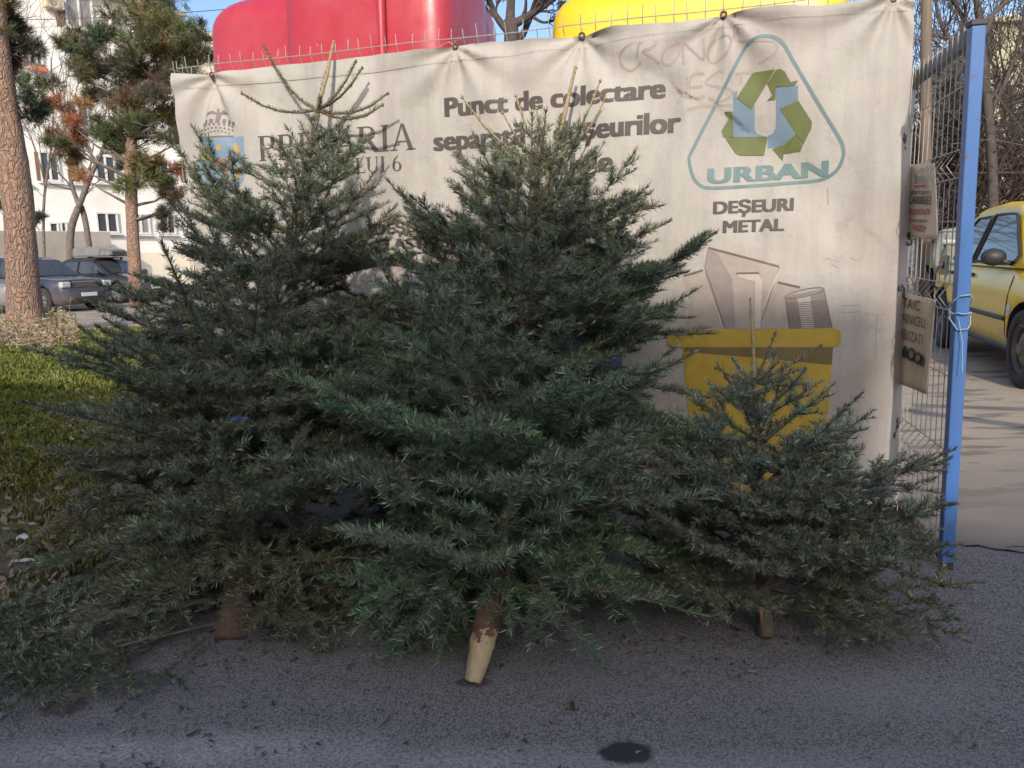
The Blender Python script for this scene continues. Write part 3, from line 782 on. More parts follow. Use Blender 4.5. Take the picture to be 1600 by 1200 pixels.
fw.build('wire_panel', M['wire'], fence)
# side panel running back from the left corner
sd = -BN; sp = MB()
for k in range(34):
    q = LCOR + sd * (0.03 + k * 0.083)
    sp.tube([q + Vector((0, 0, 0.08)), q + Vector((0, 0, TL[1] - 0.05)), q + Vector((0, 0, TL[1] + 0.0)) + BU * 0.025, q + Vector((0, 0, TL[1] + 0.05)), q + Vector((0, 0, TL[1] + 0.1))], 0.0026, 5)
for k in range(9):
    z = TL[1] + 0.05 - k * 0.3
    sp.tube([LCOR + Vector((0, 0, z)), LCOR + sd * 2.8 + Vector((0, 0, z))], 0.003, 5)
sp.build('wire_panel', M['wire'], fence)
M['steel_blue'] = pm('blue_paint', (0.05, 0.14, 0.40), (0.04, 0.11, 0.33), 4, 0.42, spec=0.4)
for uu in (0.16, BLEN / 2, BLEN - 0.10):
    MB().box(LCOR + BU * uu - BN * 0.13 + Vector((0, 0, 1.15)), (0.05, 0.05, 2.3), math.atan2(BU.y, BU.x)).build('fence_post', M['steel_blue'], fence, bevel=0.004)

# ------------------------------------------------------------------ gate leaf with blue post
GP = ground(1477, 887)
GH = ground(1430, 836); gdir = (GH - GP).normalized(); GH = GP + gdir * ((GH - GP).length + 0.55)
GLEN = (GH - GP).length
GPL = Plane(GH, -gdir)
if GPL.N.dot(CAM - GP) < 0: GPL.N = -GPL.N
GT = at(1526, 42, GP.y + 0.01)
gate = empty('wire_gate', GP, 'open wire mesh gate with a bright blue end post at right', 'gate')
ang = math.atan2(gdir.y, gdir.x)
M['blue_post'] = chipped('blue_post_paint', (0.055, 0.155, 0.40), (0.16, 0.09, 0.05), 26, 0.64)
pw = 0.052
MB().beam(GP + Vector((0, 0, 0.03)), GT, pw, pw, up=gdir).build('post', M['blue_post'], gate, bevel=0.004)
M['dark_cap'] = pm('dark_cap', (0.05, 0.048, 0.05), None, 9, 0.6)
MB().box(GT + Vector((0, 0, 0.012)), (pw * 1.16, pw * 1.16, 0.022), ang).build('post_cap', M['dark_cap'], gate, bevel=0.003)
MB().box(GP + Vector((0, 0, 0.014)), (pw * 0.9, pw * 0.9, 0.028), ang).build('post_foot', M['rust'], gate)
M['rail'] = pm('gate_rail_paint', (0.115, 0.135, 0.17), (0.09, 0.10, 0.13), 8, 0.5)
HT = Vector((GH.x, GH.y, GT.z)); hz0 = Vector((0, 0, 1))
MB().beam(GT + gdir * 0.03 - hz0 * 0.03, HT - hz0 * 0.03, 0.035, 0.055).build('top_rail', M['rail'], gate, bevel=0.003)
MB().beam(GP + gdir * 0.03 + hz0 * 0.05, GH + hz0 * 0.05, 0.035, 0.045).build('bottom_rail', M['rust'], gate, bevel=0.003)
MB().beam(GH + hz0 * 0.03, HT - hz0 * 0.06, 0.05, 0.05).build('hinge_post', M['rail'], gate, bevel=0.003)
gw = MB(); rnd = random.Random(3); nw = int(GLEN / 0.066)
vb = (0.47, 1.18, 1.72)
for k in range(1, nw):
    a = k / nw; base = lerp(GP + Vector((0, 0, 0)), GH, a); topz = lerp(GT.z, HT.z, a) + 0.02
    lean = lerp(GT - GP, HT - GH, a); lean.z = 0
    pts = []; q = lambda z, o=0.0: base + lean * (z / topz) + Vector((0, 0, z)) + GPL.N * (0.024 + o) + gdir * o * 0.9
    pts.append(q(0.05))
    for z in vb: pts += [q(z - 0.055), q(z, 0.030), q(z + 0.055)]
    pts.append(q(topz))
    gw.tube(pts, 0.0022, 5)
for z in (0.16, 0.42, 0.53, 0.85, 1.125, 1.235, 1.45, 1.665, 1.775, 2.02):
    gw.tube([GP + gdir * 0.02 + (GT - GP) * (z / GT.z) + GPL.N * 0.028, lerp(GP, GH, 0.6) + Vector((0, 0, z + 0.008)) + GPL.N * 0.028, GH + Vector((0, 0, z)) + GPL.N * 0.028], 0.003, 5)
gw.build('mesh_panel', M['wire'], gate)
M['zinc'] = pm('zinc_plate', (0.38, 0.35, 0.30), (0.28, 0.25, 0.21), 20, 0.45, metal=0.6)
def gpt(px, py, off=0.03): return GPL.p3(*GPL.uv(px, py), off)
lp = MB(); c = gpt(1488, 414, 0.03); lp.box(c, (0.075, 0.012, 0.085), ang); lp.lathe([(0.014, 0), (0.014, 0.012), (0.006, 0.014)], c + GPL.N * 0.004, GPL.N, 14)
lp.build('latch_plate', M['zinc'], gate, bevel=0.002)
# blue twine round the post
tw = MB(); rnd = random.Random(12)
for z0, dz in ((1.155, -0.04), (1.10, 0.05), (1.12, 0.0)):
    ctr = lerp(GP, GT, z0 / GT.z); pts = []
    for k in range(13):
        a = 2 * math.pi * k / 12
        pts.append(ctr + gdir * (0.042 * math.cos(a)) + GPL.N * (0.04 * math.sin(a)) + Vector((0, 0, dz * math.cos(a) + rnd.uniform(-.006, .006))))
    tw.tube(pts, 0.0028, 5, caps=False)
ctr = lerp(GP, GT, 1.1 / GT.z)
tw.tube([ctr + gdir * 0.04 + GPL.N * 0.04, ctr + gdir * 0.09 + GPL.N * 0.05 - hz0 * 0.03, ctr + gdir * 0.13 + GPL.N * 0.04 - hz0 * 0.05], 0.0026, 5)
tw.tube([ctr - gdir * 0.04 + GPL.N * 0.02, ctr - gdir * 0.05 - hz0 * 0.1, ctr - gdir * 0.07 - hz0 * 0.22], 0.0018, 5)
tag(tw.build('twine', pm('blue_twine', (0.22, 0.36, 0.48), (0.3, 0.42, 0.5), 30, 0.8)), 'pale blue twine knotted round the blue gate post', 'twine')
ww = MB(); rnd = random.Random(6)
for px, py, qx, qy in ((1478, 447, 1495, 462), (1480, 445, 1490, 470), (1474, 442, 1486, 452)):
    a, b2 = gpt(px, py, 0.05), gpt(qx, qy, 0.05); ww.tube([a, lerp(a, b2, .5) + Vector((rnd.uniform(-.01, .01), 0, rnd.uniform(-.02, .02))), b2], 0.0026, 5)
ww.build('tie_wire', M['dark_cap'], gate)
# notice boards wired to the gate
def board(name, corners, label, cat, c1, c2, thick=0.006):
    root = empty(name, GPL.p3(*GPL.uv(*corners[3]), 0.05), label, cat)
    uv = [GPL.uv(*p) for p in corners]
    m = MB()
    n, k2 = 10, 14; vs = []
    for i in range(n + 1):
        for j in range(k2 + 1):
            a, b2 = i / n, j / k2
            uu = (uv[0][0] * (1 - a) + uv[1][0] * a) * (1 - b2) + (uv[3][0] * (1 - a) + uv[2][0] * a) * b2
            vv = (uv[0][1] * (1 - a) + uv[1][1] * a) * (1 - b2) + (uv[3][1] * (1 - a) + uv[2][1] * a) * b2
            vs.append(GPL.p3(uu, vv, 0.052 + 0.004 * math.sin(4 * a + 3 * b2)))
    fs = [(i * (k2 + 1) + j, (i + 1) * (k2 + 1) + j, (i + 1) * (k2 + 1) + j + 1, i * (k2 + 1) + j + 1) for i in range(n) for j in range(k2)]
    m.add(vs, fs)
    o = m.build('panel', pm(name + '_card', c1, c2, 9, 0.7), root, smooth=True)
    s = o.modifiers.new('thick', 'SOLIDIFY'); s.thickness = thick; s.offset = 0
    return root
upper = board('notice_board', [(1408, 259), (1478, 254), (1486, 374), (1406, 368)], 'cream printed notice with red lines wired high on the gate mesh', 'notice', (0.80, 0.62, 0.46), (0.70, 0.53, 0.39))
lower = board('notice_board', [(1404, 452), (1480, 468), (1467, 616), (1402, 592)], 'creased cream handwritten notice hanging low on the gate mesh', 'notice', (0.80, 0.60, 0.40), (0.68, 0.50, 0.32))
RED = flat('ink_notice_red', (0.40, 0.10, 0.075)); DK = flat('ink_notice_dark', (0.09, 0.075, 0.065)); GD = flat('ink_notice_green', (0.05, 0.07, 0.045))
def gt(body, A, B, cap, mat, root, bold=0.03): return text_on(GPL, body, A, B, cap, mat, root, bold=bold, off=0.0615, step=0)
gt('Punct de colectare', (1404.0, 303), (1475.5, 303), 7.5, DK, upper, 0.02)
gt('RECICLABILE', (1412.0, 316.5), (1476.5, 318.5), 11, DK, upper, 0.05)
gt('ARUNCATI', (1439.0, 334), (1475.0, 335), 9, RED, upper, 0.05)
gt('numai menajere', (1424.0, 345), (1472.0, 347), 6, DK, upper, 0.01)
gt('AICI!', (1446.0, 359), (1466.0, 362), 10, RED, upper, 0.05)
poly_on(GPL, [[(1450.0, 289), (1469.0, 288), (1469.0, 291.5), (1450.0, 292.5)]], RED, upper, 'red_bar', off=0.0615, step=0)
poly_on(GPL, [[(1450.5, 272), (1452.5, 272), (1452.5, 287), (1450.5, 287)]] + [[(1454, 275 + 3 * k), (1468, 275 + 3 * k), (1468, 276.2 + 3 * k), (1454, 276.2 + 3 * k)] for k in range(4)], flat('ink_notice_grey', (0.3, 0.26, 0.23)), upper, 'notice_logo', off=0.0615, step=0)
gt('STAIC', (1426.0, 478), (1459.0, 486), 16, DK, lower, 0.0)
gt('CASNICELI', (1424.0, 501), (1468.0, 513), 15, DK, lower, 0.0)
gt('REUZATI', (1427.0, 527), (1464.0, 540), 16, DK, lower, 0.0)
blobs = []
for k, (x, y, w, h) in enumerate(((1435, 549, 5, 9), (1446, 554, 7, 11), (1457, 560, 7, 10), (1463, 564, 3, 9))):
    blobs.append([(x + w * math.cos(a) * (1 + .2 * math.sin(3 * a + k)), y + h * math.sin(a)) for a in [j * 2 * math.pi / 12 for j in range(12)]])
poly_on(GPL, blobs + [[(1430.0, 545), (1464.0, 557), (1464.0, 569), (1430.0, 557)]], GD, lower, 'drawing', off=0.0615, step=0)
rings = [[(x + w * math.cos(a), y + h * math.sin(a)) for a in [j * 2 * math.pi / 12 for j in range(12)]] for x, y, w, h in ((1446, 554, 4, 6), (1457, 560, 4, 5))]
poly_on(GPL, rings, flat('ink_notice_mid', (0.25, 0.24, 0.18)), lower, 'drawing', off=0.0635, step=0)
# ------------------------------------------------------------------ recycling containers behind the fence
def fibreglass(name, c, fade):
    m, nt, N, L, b = new_mat(name); P = pos(nt)
    k = mix(nt, ramp(nt, noise(nt, 1.5, 6, .65, P), [(.4, 0.0), (.75, .7)]), c, fade)
    k = mix(nt, ramp(nt, noise(nt, 5, 6, .7, pos(nt, (1, 1, .2))), [(.55, 0.0), (.8, .5)]), k, tuple(x * .55 for x in c))
    k = mix(nt, ramp(nt, noise(nt, 45, 5, .75, P), [(.66, 0.0), (.70, .7)]), k, tuple(min(1, x * .6 + .3) for x in fade))
    L.new(k, b.inputs['Base Color']); L.new(ramp(nt, noise(nt, 6, 5, .6, P), [(.3, .28), (.7, .5)]), b.inputs['Roughness'])
    b.inputs['Coat Weight'].default_value = .2; bump(nt, b, noise(nt, 3, 3, .5, P), .25, .03)
    return m
M['red_shell'] = fibreglass('red_fibreglass', (0.44, 0.028, 0.045), (0.48, 0.08, 0.095))
M['yellow_shell'] = fibreglass('yellow_fibreglass', (0.72, 0.52, 0.008), (0.74, 0.58, 0.08))
def shell(mb, o, u0, u1, d0, d1, z0, z1, r=0.28, taper=0.05):
    """rounded hood: plan rounded, shoulders rounded, upright sides"""
    n = 40; rows = []
    def plan(s):
        pts = []
        cx, cy = (u0 + u1) / 2, (d0 + d1) / 2; hx, hy = (u1 - u0) / 2 * s[0], (d1 - d0) / 2 * s[1]
        for k in range(n):
            a = 2 * math.pi * k / n; c, q = math.cos(a), math.sin(a); e = 0.28
            pts.append((cx + hx * math.copysign(abs(c) ** e, c), cy + hy * math.copysign(abs(q) ** e, q)))
        return pts
    hx, hy = (u1 - u0) / 2, (d1 - d0) / 2
    prof = [(z0, 0.0)] + [(lerp(z0, z1 - r, t), -taper * t) for t in (0.3, 0.6, 0.8, 1.0)]
    for k in range(1, 8):
        a = math.pi / 2 * k / 7
        prof.append((z1 - r + r * math.sin(a), -taper - r * (1 - math.cos(a))))
    prof.append((z1 + 0.03, -min(hx, hy) * 0.55)); prof.append((z1 + 0.05, -min(hx, hy) * 0.98))
    vs = []
    for z, ins in prof:
        for x, y in plan(((hx + ins) / hx, (hy + ins) / hy)):
            p = o + BU * x - BN * y; vs.append((p.x, p.y, z))
    m = len(prof)
    fs = [(i * n + k, i * n + (k + 1) % n, (i + 1) * n + (k + 1) % n, (i + 1) * n + k) for i in range(m - 1) for k in range(n)]
    fs.append(tuple((m - 1) * n + k for k in range(n)))
    mb.add(vs, fs)
def back_u(px, py, d):
    p = Plane(LCOR - BN * d, BU); return p.uv(px, py)
def container(label, mat, d, left, right, rear=None, rib=None, top=3.35, front_d=1.1):
    root = empty('recycling_container', LCOR + BU * (back_u(left, 90, d)[0] + 0.5) - BN * (d + .6), label, 'container', 'big hooded recycling containers behind the banner')
    u0, u1 = back_u(left, 60, d)[0], back_u(right, 60, d)[0]
    if rear:
        ur = back_u(rear[0], 80, d + 0.30)[0]
        m = MB(); shell(m, LCOR, ur, u1 - 0.05, d + 0.30, d + 0.3 + front_d, 0.08, back_u(rear[0] + 30, rear[1], d + 0.3)[1] + 0.12, 0.26)
        m.build('body', mat, root, smooth=True)
    m = MB(); shell(m, LCOR, u0, u1, d, d + front_d * 0.9, 0.12, top, 0.22)
    m.build('hood' if rear else 'body', mat, root, smooth=True)
    if rib:
        ub = back_u(rib, 60, d)[0]; r = MB()
        r.tube([LCOR + BU * (ub - 0.02 + 0.01 * k) - BN * (d + 0.012 + 0.02 * (k == 3)) + Vector((0, 0, z)) for k, z in enumerate((0.3, 1.5, top - 0.45, top - 0.22))], 0.028, 8)
        r.build('rib', mat, root, smooth=True)
    return root
cR = container('glossy red hooded container rising behind the left half of the fence', M['red_shell'], 0.42, 420, 702, rear=(298, 12), rib=596, top=3.52)
cY = container('glossy yellow hooded container rising behind the right half of the fence', M['yellow_shell'], 0.42, 836, 1345, top=2.95)

# ------------------------------------------------------------------ cut fir trees
class Fir:
    def __init__(s, seed):
        s.g = np.random.default_rng(seed); s.r = random.Random(seed)
        s.NV = []; s.NC = []; s.k = 0
        s.zmax = 9.0; s.wood = MB(); s.twigs = MB(); s.leader = MB()
    def clamp(s, p):
        if p.z < 0.035: p = Vector((p.x, p.y, 0.035 + 0.02 * s.r.random()))
        if p.z > s.zmax: p = Vector((p.x, p.y, s.zmax - 0.02 * s.r.random()))
        q = p - LCOR; u = q.dot(BU)
        if -0.02 < u < BLEN + 0.02 and p.z < 2.68:
            d = q.dot(BN)
            lim = 0.075
            if d < lim and d > -1.6: p = p + BN * (lim - d + 0.02 * s.r.random())
        return p
    def needles(s, pts, up, dens, nl, tint, spread=1.0, bare=0.0):
        P = np.array([list(p) for p in pts]); seg = np.diff(P, axis=0); L = np.linalg.norm(seg, axis=1); tot = L.sum()
        n = int(1.5 * dens * tot * (1 - bare)) + 4
        if n < 4: return
        g = s.g
        t = np.sort(bare * tot + (1 - bare) * tot * g.random(n)); t[-6:] = tot * (1 - 0.02 * g.random(min(6, n)))[:len(t[-6:])]
        cum = np.concatenate([[0], np.cumsum(L)])
        i = np.clip(np.searchsorted(cum, t, side='right') - 1, 0, len(L) - 1)
        f = (t - cum[i]) / np.maximum(L[i], 1e-6)
        B = P[i] + seg[i] * f[:, None]
        T = seg[i] / np.maximum(L[i], 1e-6)[:, None]
        upv = np.array(list(up)); S = np.cross(T, upv); S /= np.maximum(np.linalg.norm(S, axis=1), 1e-5)[:, None]
        Nn = np.cross(S, T)
        ph = np.radians(g.uniform(-25, 205, n)); low = g.random(n) < 0.12; ph[low] = np.radians(g.uniform(-160, -20, low.sum()))
        rad = np.cos(ph)[:, None] * S + np.sin(ph)[:, None] * Nn
        endf = np.clip((t / tot - 0.9) / 0.1, 0, 1)
        a = np.radians(g.uniform(42, 72, n) * spread * (1 - 0.55 * endf))
        D = T * np.cos(a)[:, None] + rad * np.sin(a)[:, None]
        ln = nl * g.uniform(0.58, 1.18, n) * (1 - 0.25 * endf)
        W = np.cross(D, rad + 0.35 * g.normal(size=(n, 3))); W /= np.maximum(np.linalg.norm(W, axis=1), 1e-5)[:, None]
        w = (0.00148 * g.uniform(0.8, 1.25, n))[:, None]
        bend = (upv * 0.10 * g.uniform(-0.6, 1.2, n)[:, None]) * ln[:, None]
        b0 = B; m0 = B + D * (ln * 0.5)[:, None] + bend * 0.2; tp = B + D * ln[:, None] + bend
        V = np.stack([b0 - W * w * 0.5, b0 + W * w * 0.5, m0 + W * w, tp, m0 - W * w], 1)
        c = np.array(tint)[None, :] * g.uniform(0.45, 1.5, n)[:, None]
        sv = g.random(n) < 0.24; c[sv] = c[sv] * 1.4 + np.array([0.105, 0.125, 0.10])
        yl = g.random(n) < 0.05; c[yl] = np.array([0.16, 0.12, 0.05])
        s.NV.append(V.reshape(-1, 3)); s.NC.append(np.repeat(c, 5, axis=0)); s.k += n
    def path(s, o, d, length, droop, lift, step=0.06, wob=0.10):
        n = max(3, int(length / step) + 1); h = length / n
        p = s.clamp(Vector(o)); d = Vector(d).normalized(); pts = [p]
        for i in range(n):
            q = (i + 1) / n
            d = d + Vector((s.r.gauss(0, wob), s.r.gauss(0, wob), s.r.gauss(0, wob * .7))) * (h / 0.12) * 0.6 + Vector((0, 0, (-droop * (1 - 0.5 * q) + lift * q) * h * 3.0))
            d.normalize()
            p = s.clamp(p + d * h); pts.append(p)
        return pts
    def shoot(s, pts, age, g_, up, dens, nl, tint, droop, lift):
        """a shoot several years old: a pair of side shoots leaves each yearly node"""
        r = s.r; m = len(pts)
        for j in range(1, age):
            rem = age - j; q = min(0.985, j / age + r.uniform(-0.03, 0.03)); fi = q * (m - 1); a = int(fi)
            p = pts[a].lerp(pts[min(a + 1, m - 1)], fi - a); T = (pts[min(a + 1, m - 1)] - pts[max(a - 1, 0)]).normalized()
            S = T.cross(up)
            if S.length < .1: S = T.orthogonal()
            S.normalize()
            for sg in (-1, 1):
                if r.random() > 0.94: continue
                ang = math.radians(r.uniform(44, 60)); sa = rem if rem < 3 else rem - (r.random() < .6)
                d2 = (T * math.cos(ang) + S * sg * math.sin(ang) + up * r.uniform(-0.10, 0.22)).normalized()
                gl = g_ * r.uniform(0.66, 0.88); s.grow(p, d2, sa * gl, sa, up, dens, nl, tint, droop * .8, lift * .6)
            if r.random() < 0.45 and age > 1:   # a weaker shoot between the nodes
                fi = min(0.97, (j + .5) / age) * (m - 1); a = int(fi); p = pts[a].lerp(pts[min(a + 1, m - 1)], fi - a); sg = r.choice((-1, 1))
                d2 = (T * .6 + S * sg * .75 + up * r.uniform(0, .3)).normalized(); s.grow(p, d2, g_ * r.uniform(.35, .6), 1, up, dens, nl, tint, droop * .8, lift * .6)
    def grow(s, o, d, length, age, up, dens, nl, tint, droop, lift, r0=None):
        k_ = s.r.uniform(0.72, 1.35); tn = tuple(c * k_ * s.r.uniform(0.93, 1.07) for c in tint)
        pts = s.path(o, d, length, droop, lift, 0.05, 0.07); m = len(pts); r0 = r0 or 0.0016 + 0.0009 * age
        s.twigs.tube(pts, [max(0.0013, r0 * (1 - 0.72 * i / (m - 1))) for i in range(m)], 4 if age > 1 else 3, caps=False)
        s.needles(pts, up, dens, nl, tn, bare=0.0 if age <= 3 else (age - 3.3) / age)
        if age > 1: s.shoot(pts, age, length / age, up, dens, nl, tint, droop, lift)
        return pts
    def branch(s, o, d, length, ax, droop=0.3, lift=0.3, nl=0.024, dens=560, tint=(0.03, 0.05, 0.025), full=1.0, r0=None, needle_bare=0.25, gap=0.185):
        up = (Vector((0, 0, 1)) * 0.75 + ax * 0.5 + Vector((0, -0.25, 0))).normalized()
        age = max(1, min(5, int(round(length / gap))))
        return s.grow(o, d, length, age, up, dens, nl, tint, droop, lift, r0 or 0.003 + 0.0068 * length)
    def crown(s, root, name='crown'):
        V = np.concatenate(s.NV); C = np.concatenate(s.NC)
        return mesh_np(name, V, np.arange(len(V)).reshape(-1, 5), 5, M['needle'], root, color=C)
def axis_fn(cpts):
    P = [Vector(p) for p in cpts]
    cum = [0.0]
    for a, b2 in zip(P, P[1:]): cum.append(cum[-1] + (b2 - a).length)
    def f(t):
        x = t * cum[-1]
        for i in range(len(P) - 1):
            if x <= cum[i + 1] or i == len(P) - 2:
                q = (x - cum[i]) / (cum[i + 1] - cum[i]); return P[i].lerp(P[i + 1], q), (P[i + 1] - P[i]).normalized()
    return f, cum[-1]
def interp(t, tab):
    return float(np.interp(t, [a for a, _ in tab], [b2 for _, b2 in tab]))
GREEN_A = (0.074, 0.100, 0.040); GREEN_B = (0.07, 0.10, 0.045); BLUISH = (0.14, 0.185, 0.14)
def fir_tree(label, cpts, seed, prof, r0, whorls=11, t0=0.12, tint=GREEN_A, tint_low=None, nl=0.024, dens=560, droop=0.35, stump='bark', top=None, skew=None, per=(5, 7), filler=3, full=1.0, t_end=0.90, angs=((0, 88), (0.5, 68), (0.9, 46)), trunk_from=0.0, bark='fir_bark', front=0, part_low=0.0, flen=0.7, gap=0.185):
    f, L = axis_fn(cpts); s = Fir(seed); r = s.r
    root = empty('cut_fir_tree', cpts[0], label, 'fir tree', 'discarded christmas trees leaning on the banner')
    nn = 26; pts = [f(trunk_from + (1 - trunk_from) * i / nn)[0] for i in range(nn + 1)]
    s.wood.tube(pts[:-4] if top else pts, [max(0.007, r0 * (1 - 0.93 * (i / nn) ** 0.8)) for i in range(nn + 1 - (4 if top else 0))], 12)
    for w in range(whorls):
        t = t0 + (t_end - t0) * (w / (whorls - 1)) ** 0.92
        o, ax = f(t)
        x = ax.orthogonal().normalized(); y = ax.cross(x)
        jobs = [(t + r.uniform(-0.006, 0.006), 1.0) for _ in range(r.randint(*per) - (1 if t > 0.64 else 0) - (2 if t > 0.76 else 0))] + [(t + r.uniform(0.015, 0.9 / whorls), r.uniform(0.45, 0.7)) for _ in range(filler if t < 0.62 else (1 if t < 0.76 else 0))]
        a0 = r.random() * 6.28
        for j, (tt, sc) in enumerate(jobs):
            tt = min(tt, 0.985); o, ax = f(tt)
            az = a0 + 2 * math.pi * j / max(1, len(jobs)) * 1.0 + r.uniform(-0.35, 0.35)
            dr = x * math.cos(az) + y * math.sin(az)
            ang = math.radians(interp(tt, angs) + r.uniform(-8, 8))
            d = ax * math.cos(ang) + dr * math.sin(ang)
            ln = interp(tt, prof) * sc * r.uniform(0.82, 1.12)
            if skew: ln *= skew(d, tt)
            if ln < 0.08: continue
            # branches that would go straight into the banner turn along it
            q = d.dot(BN)
            if q < -0.3 and r.random() < 0.85: d = (d - BN * q * 0.9).normalized()
            tn = tint if tint_low is None else tuple(lerp(a, b2, min(1, tt * 1.6)) for a, b2 in zip(tint_low, tint))
            tn = tuple(c * r.uniform(0.85, 1.18) for c in tn)
            low = max(0.0, 1 - tt * 1.6)
            s.branch(o, d, ln, ax, droop=droop * (0.35 + 0.9 * low), lift=0.16 * (1 - low) + 0.10, nl=nl, dens=dens, tint=tn, full=full, gap=gap)
    for k in range(front):   # boughs arching over the near side of the trunk
        t = t0 + 0.012 + 0.46 * (k / max(1, front - 1)) ** 0.9; o, ax = f(t)
        r = s.r = random.Random(seed * 100 + k); az = -1.2 + 2.4 * ((k * 0.618 + 0.2) % 1.0)
        if t < t0 + part_low: az = (-1 if k % 2 else 1) * (0.95 + 0.45 * ((k * 0.37) % 1.0))
        d = Vector((math.sin(az), -math.cos(az), r.uniform(-0.05, 0.5))).normalized()
        tn = tuple(c * r.uniform(0.9, 1.25) for c in (tint_low or tint))
        s.branch(o, d, flen * r.uniform(0.7, 1.1) * (1 - 0.25 * t), ax, droop=droop * 2.2, lift=-0.05, nl=nl * 1.05, dens=dens, tint=tn, gap=gap)
    if top: top(s, f, root)
    s.crown(root)
    trunk = s.wood.build('trunk', [M[bark]], root, smooth=True)
    s.twigs.build('branches', M['twig'], root, smooth=True)
    if s.leader.v: s.leader.build('leader', M['leader'], root, smooth=True)
    return root, s, f, L

def bann(px, py, gap):
    """point in front of the banner by gap"""
    d = ray(px, py); o = LCOR + BN * gap
    return CAM + d * ((o - CAM).dot(BN) / d.dot(BN))
def top_whorl(node_px, gap, tips, leader_px, lead_gap, tint, dens, nl, bare=False):
    def fn(s, f, root):
        nd = bann(*node_px, gap)
        lead = bann(*leader_px, lead_gap)
        a = f(0.86)[0]
        s.leader.tube([a, lerp(a, nd, .5), nd, lerp(nd, lead, .5) + Vector((0.008, 0, 0)), lead], [0.016, 0.0145, 0.013, 0.0115, 0.008], 8)
        s.needles([nd, lerp(nd, lead, .6)], BN, dens * 0.5, nl * 0.8, tint)
        s.leader.blob(lead, (0.010, 0.010, 0.012), 3, 6, 4)
        for k, (x, y, g2) in enumerate(tips):
            tp = bann(x, y, g2); mid = lerp(nd, tp, .5) - Vector((0, 0, 0.05 * (tp - nd).length / 0.4)) 
            mid2 = lerp(nd, tp, .25) - Vector((0, 0, 0.035 * (tp - nd).length / 0.4)); q3 = lerp(nd, tp, .75) - Vector((0, 0, 0.04 * (tp - nd).length / .4))
            pts = [nd, mid2, mid, q3, tp]
            (s.leader if bare else s.twigs).tube(pts, [0.0075, 0.0068, 0.006, 0.0052, 0.004], 6)
            (s.leader if bare else s.twigs).blob(tp, (0.008, 0.008, 0.010), k, 6, 4)
            s.needles(pts, Vector((0, -0.4, 0.9)), dens * (0.14 if bare else 0.85), nl * (0.62 if bare else 0.8), tint, bare=0.02)
            if bare:
                for q in (0.4, 0.62, 0.8):
                    c = lerp(nd, tp, q) - Vector((0, 0, 0.045)); e = c + (tp - nd).normalized() * 0.05 + Vector((s.r.uniform(-.04, .04), -0.02, s.r.uniform(-.01, .04)))
                    s.leader.tube([c, e], 0.0018, 4)
    return fn

# left tree: tall, its lit top against the printed banner
LB = ground(361, 999)
lpts = [LB, at(372, 905, LB.y + 0.16), at(392, 700, LB.y + 0.70), at(425, 480, LB.y + 1.25), at(470, 290, LB.y + 1.72), bann(500, 140, 0.28)]
OLIVE = (0.092, 0.106, 0.042)
def left_skew(d, t):
    k = 1.0
    if d.x < -0.15: k *= 0.84 if 0.22 < t < 0.72 else 0.92
    if d.x > 0.4 and t < 0.5: k *= 0.9
    return k
lroot, ls, lf, lL = fir_tree('tall cut fir tree at left with bare yellow leader over the crest', lpts, 11,
         [(0.0, 0.85), (0.15, 1.02), (0.3, 1.05), (0.45, 0.98), (0.6, 0.92), (0.72, 0.74), (0.80, 0.42), (0.88, 0.30), (1, 0.2)], 0.058, whorls=13, t0=0.095, tint=GREEN_A, tint_low=OLIVE, nl=0.035, dens=520, per=(6, 7), filler=3, front=32, flen=0.68, droop=0.28, skew=left_skew, t_end=0.83,
         top=top_whorl((495, 172), 0.22, [(378, 146, 0.40), (412, 72, 0.14), (556, 96, 0.22), (566, 106, 0.12), (606, 146, 0.24), (598, 164, 0.34), (500, 150, .5)], (521, 66), 0.05, (0.13, 0.13, 0.05), 900, 0.029))
# middle tree: nearest, with a peeled and whittled butt
MB0 = ground(739, 1066)
mpts = [MB0, at(768, 944, MB0.y + 0.13), at(778, 880, MB0.y + 0.26), at(800, 690, MB0.y + 0.75), at(828, 480, MB0.y + 1.25), at(850, 330, MB0.y + 1.58), bann(862, 190, 0.32)]
mroot, ms, mf, mL = fir_tree('nearest cut fir tree in the middle with a whittled pale butt', mpts, 23,
         [(0.0, 0.6), (0.12, 0.70), (0.25, 0.90), (0.38, 0.94), (0.5, 0.92), (0.63, 0.84), (0.77, 0.60), (0.88, 0.36), (1, 0.15)], 0.040, whorls=13, t0=0.115, tint=GREEN_A, tint_low=(0.082, 0.148, 0.075), nl=0.039, dens=500, per=(6, 7), filler=3, front=36, part_low=0.075, flen=0.66, droop=0.42, trunk_from=0.052, t_end=0.86,
         top=top_whorl((858, 262), 0.30, [(722, 152, 0.5), (785, 176, 0.42), (806, 150, 0.34), (838, 170, .2), (938, 126, 0.25), (946, 154, 0.36), (792, 232, .5)], (899, 106), 0.14, (0.075, 0.085, 0.035), 420, 0.024, bare=True))
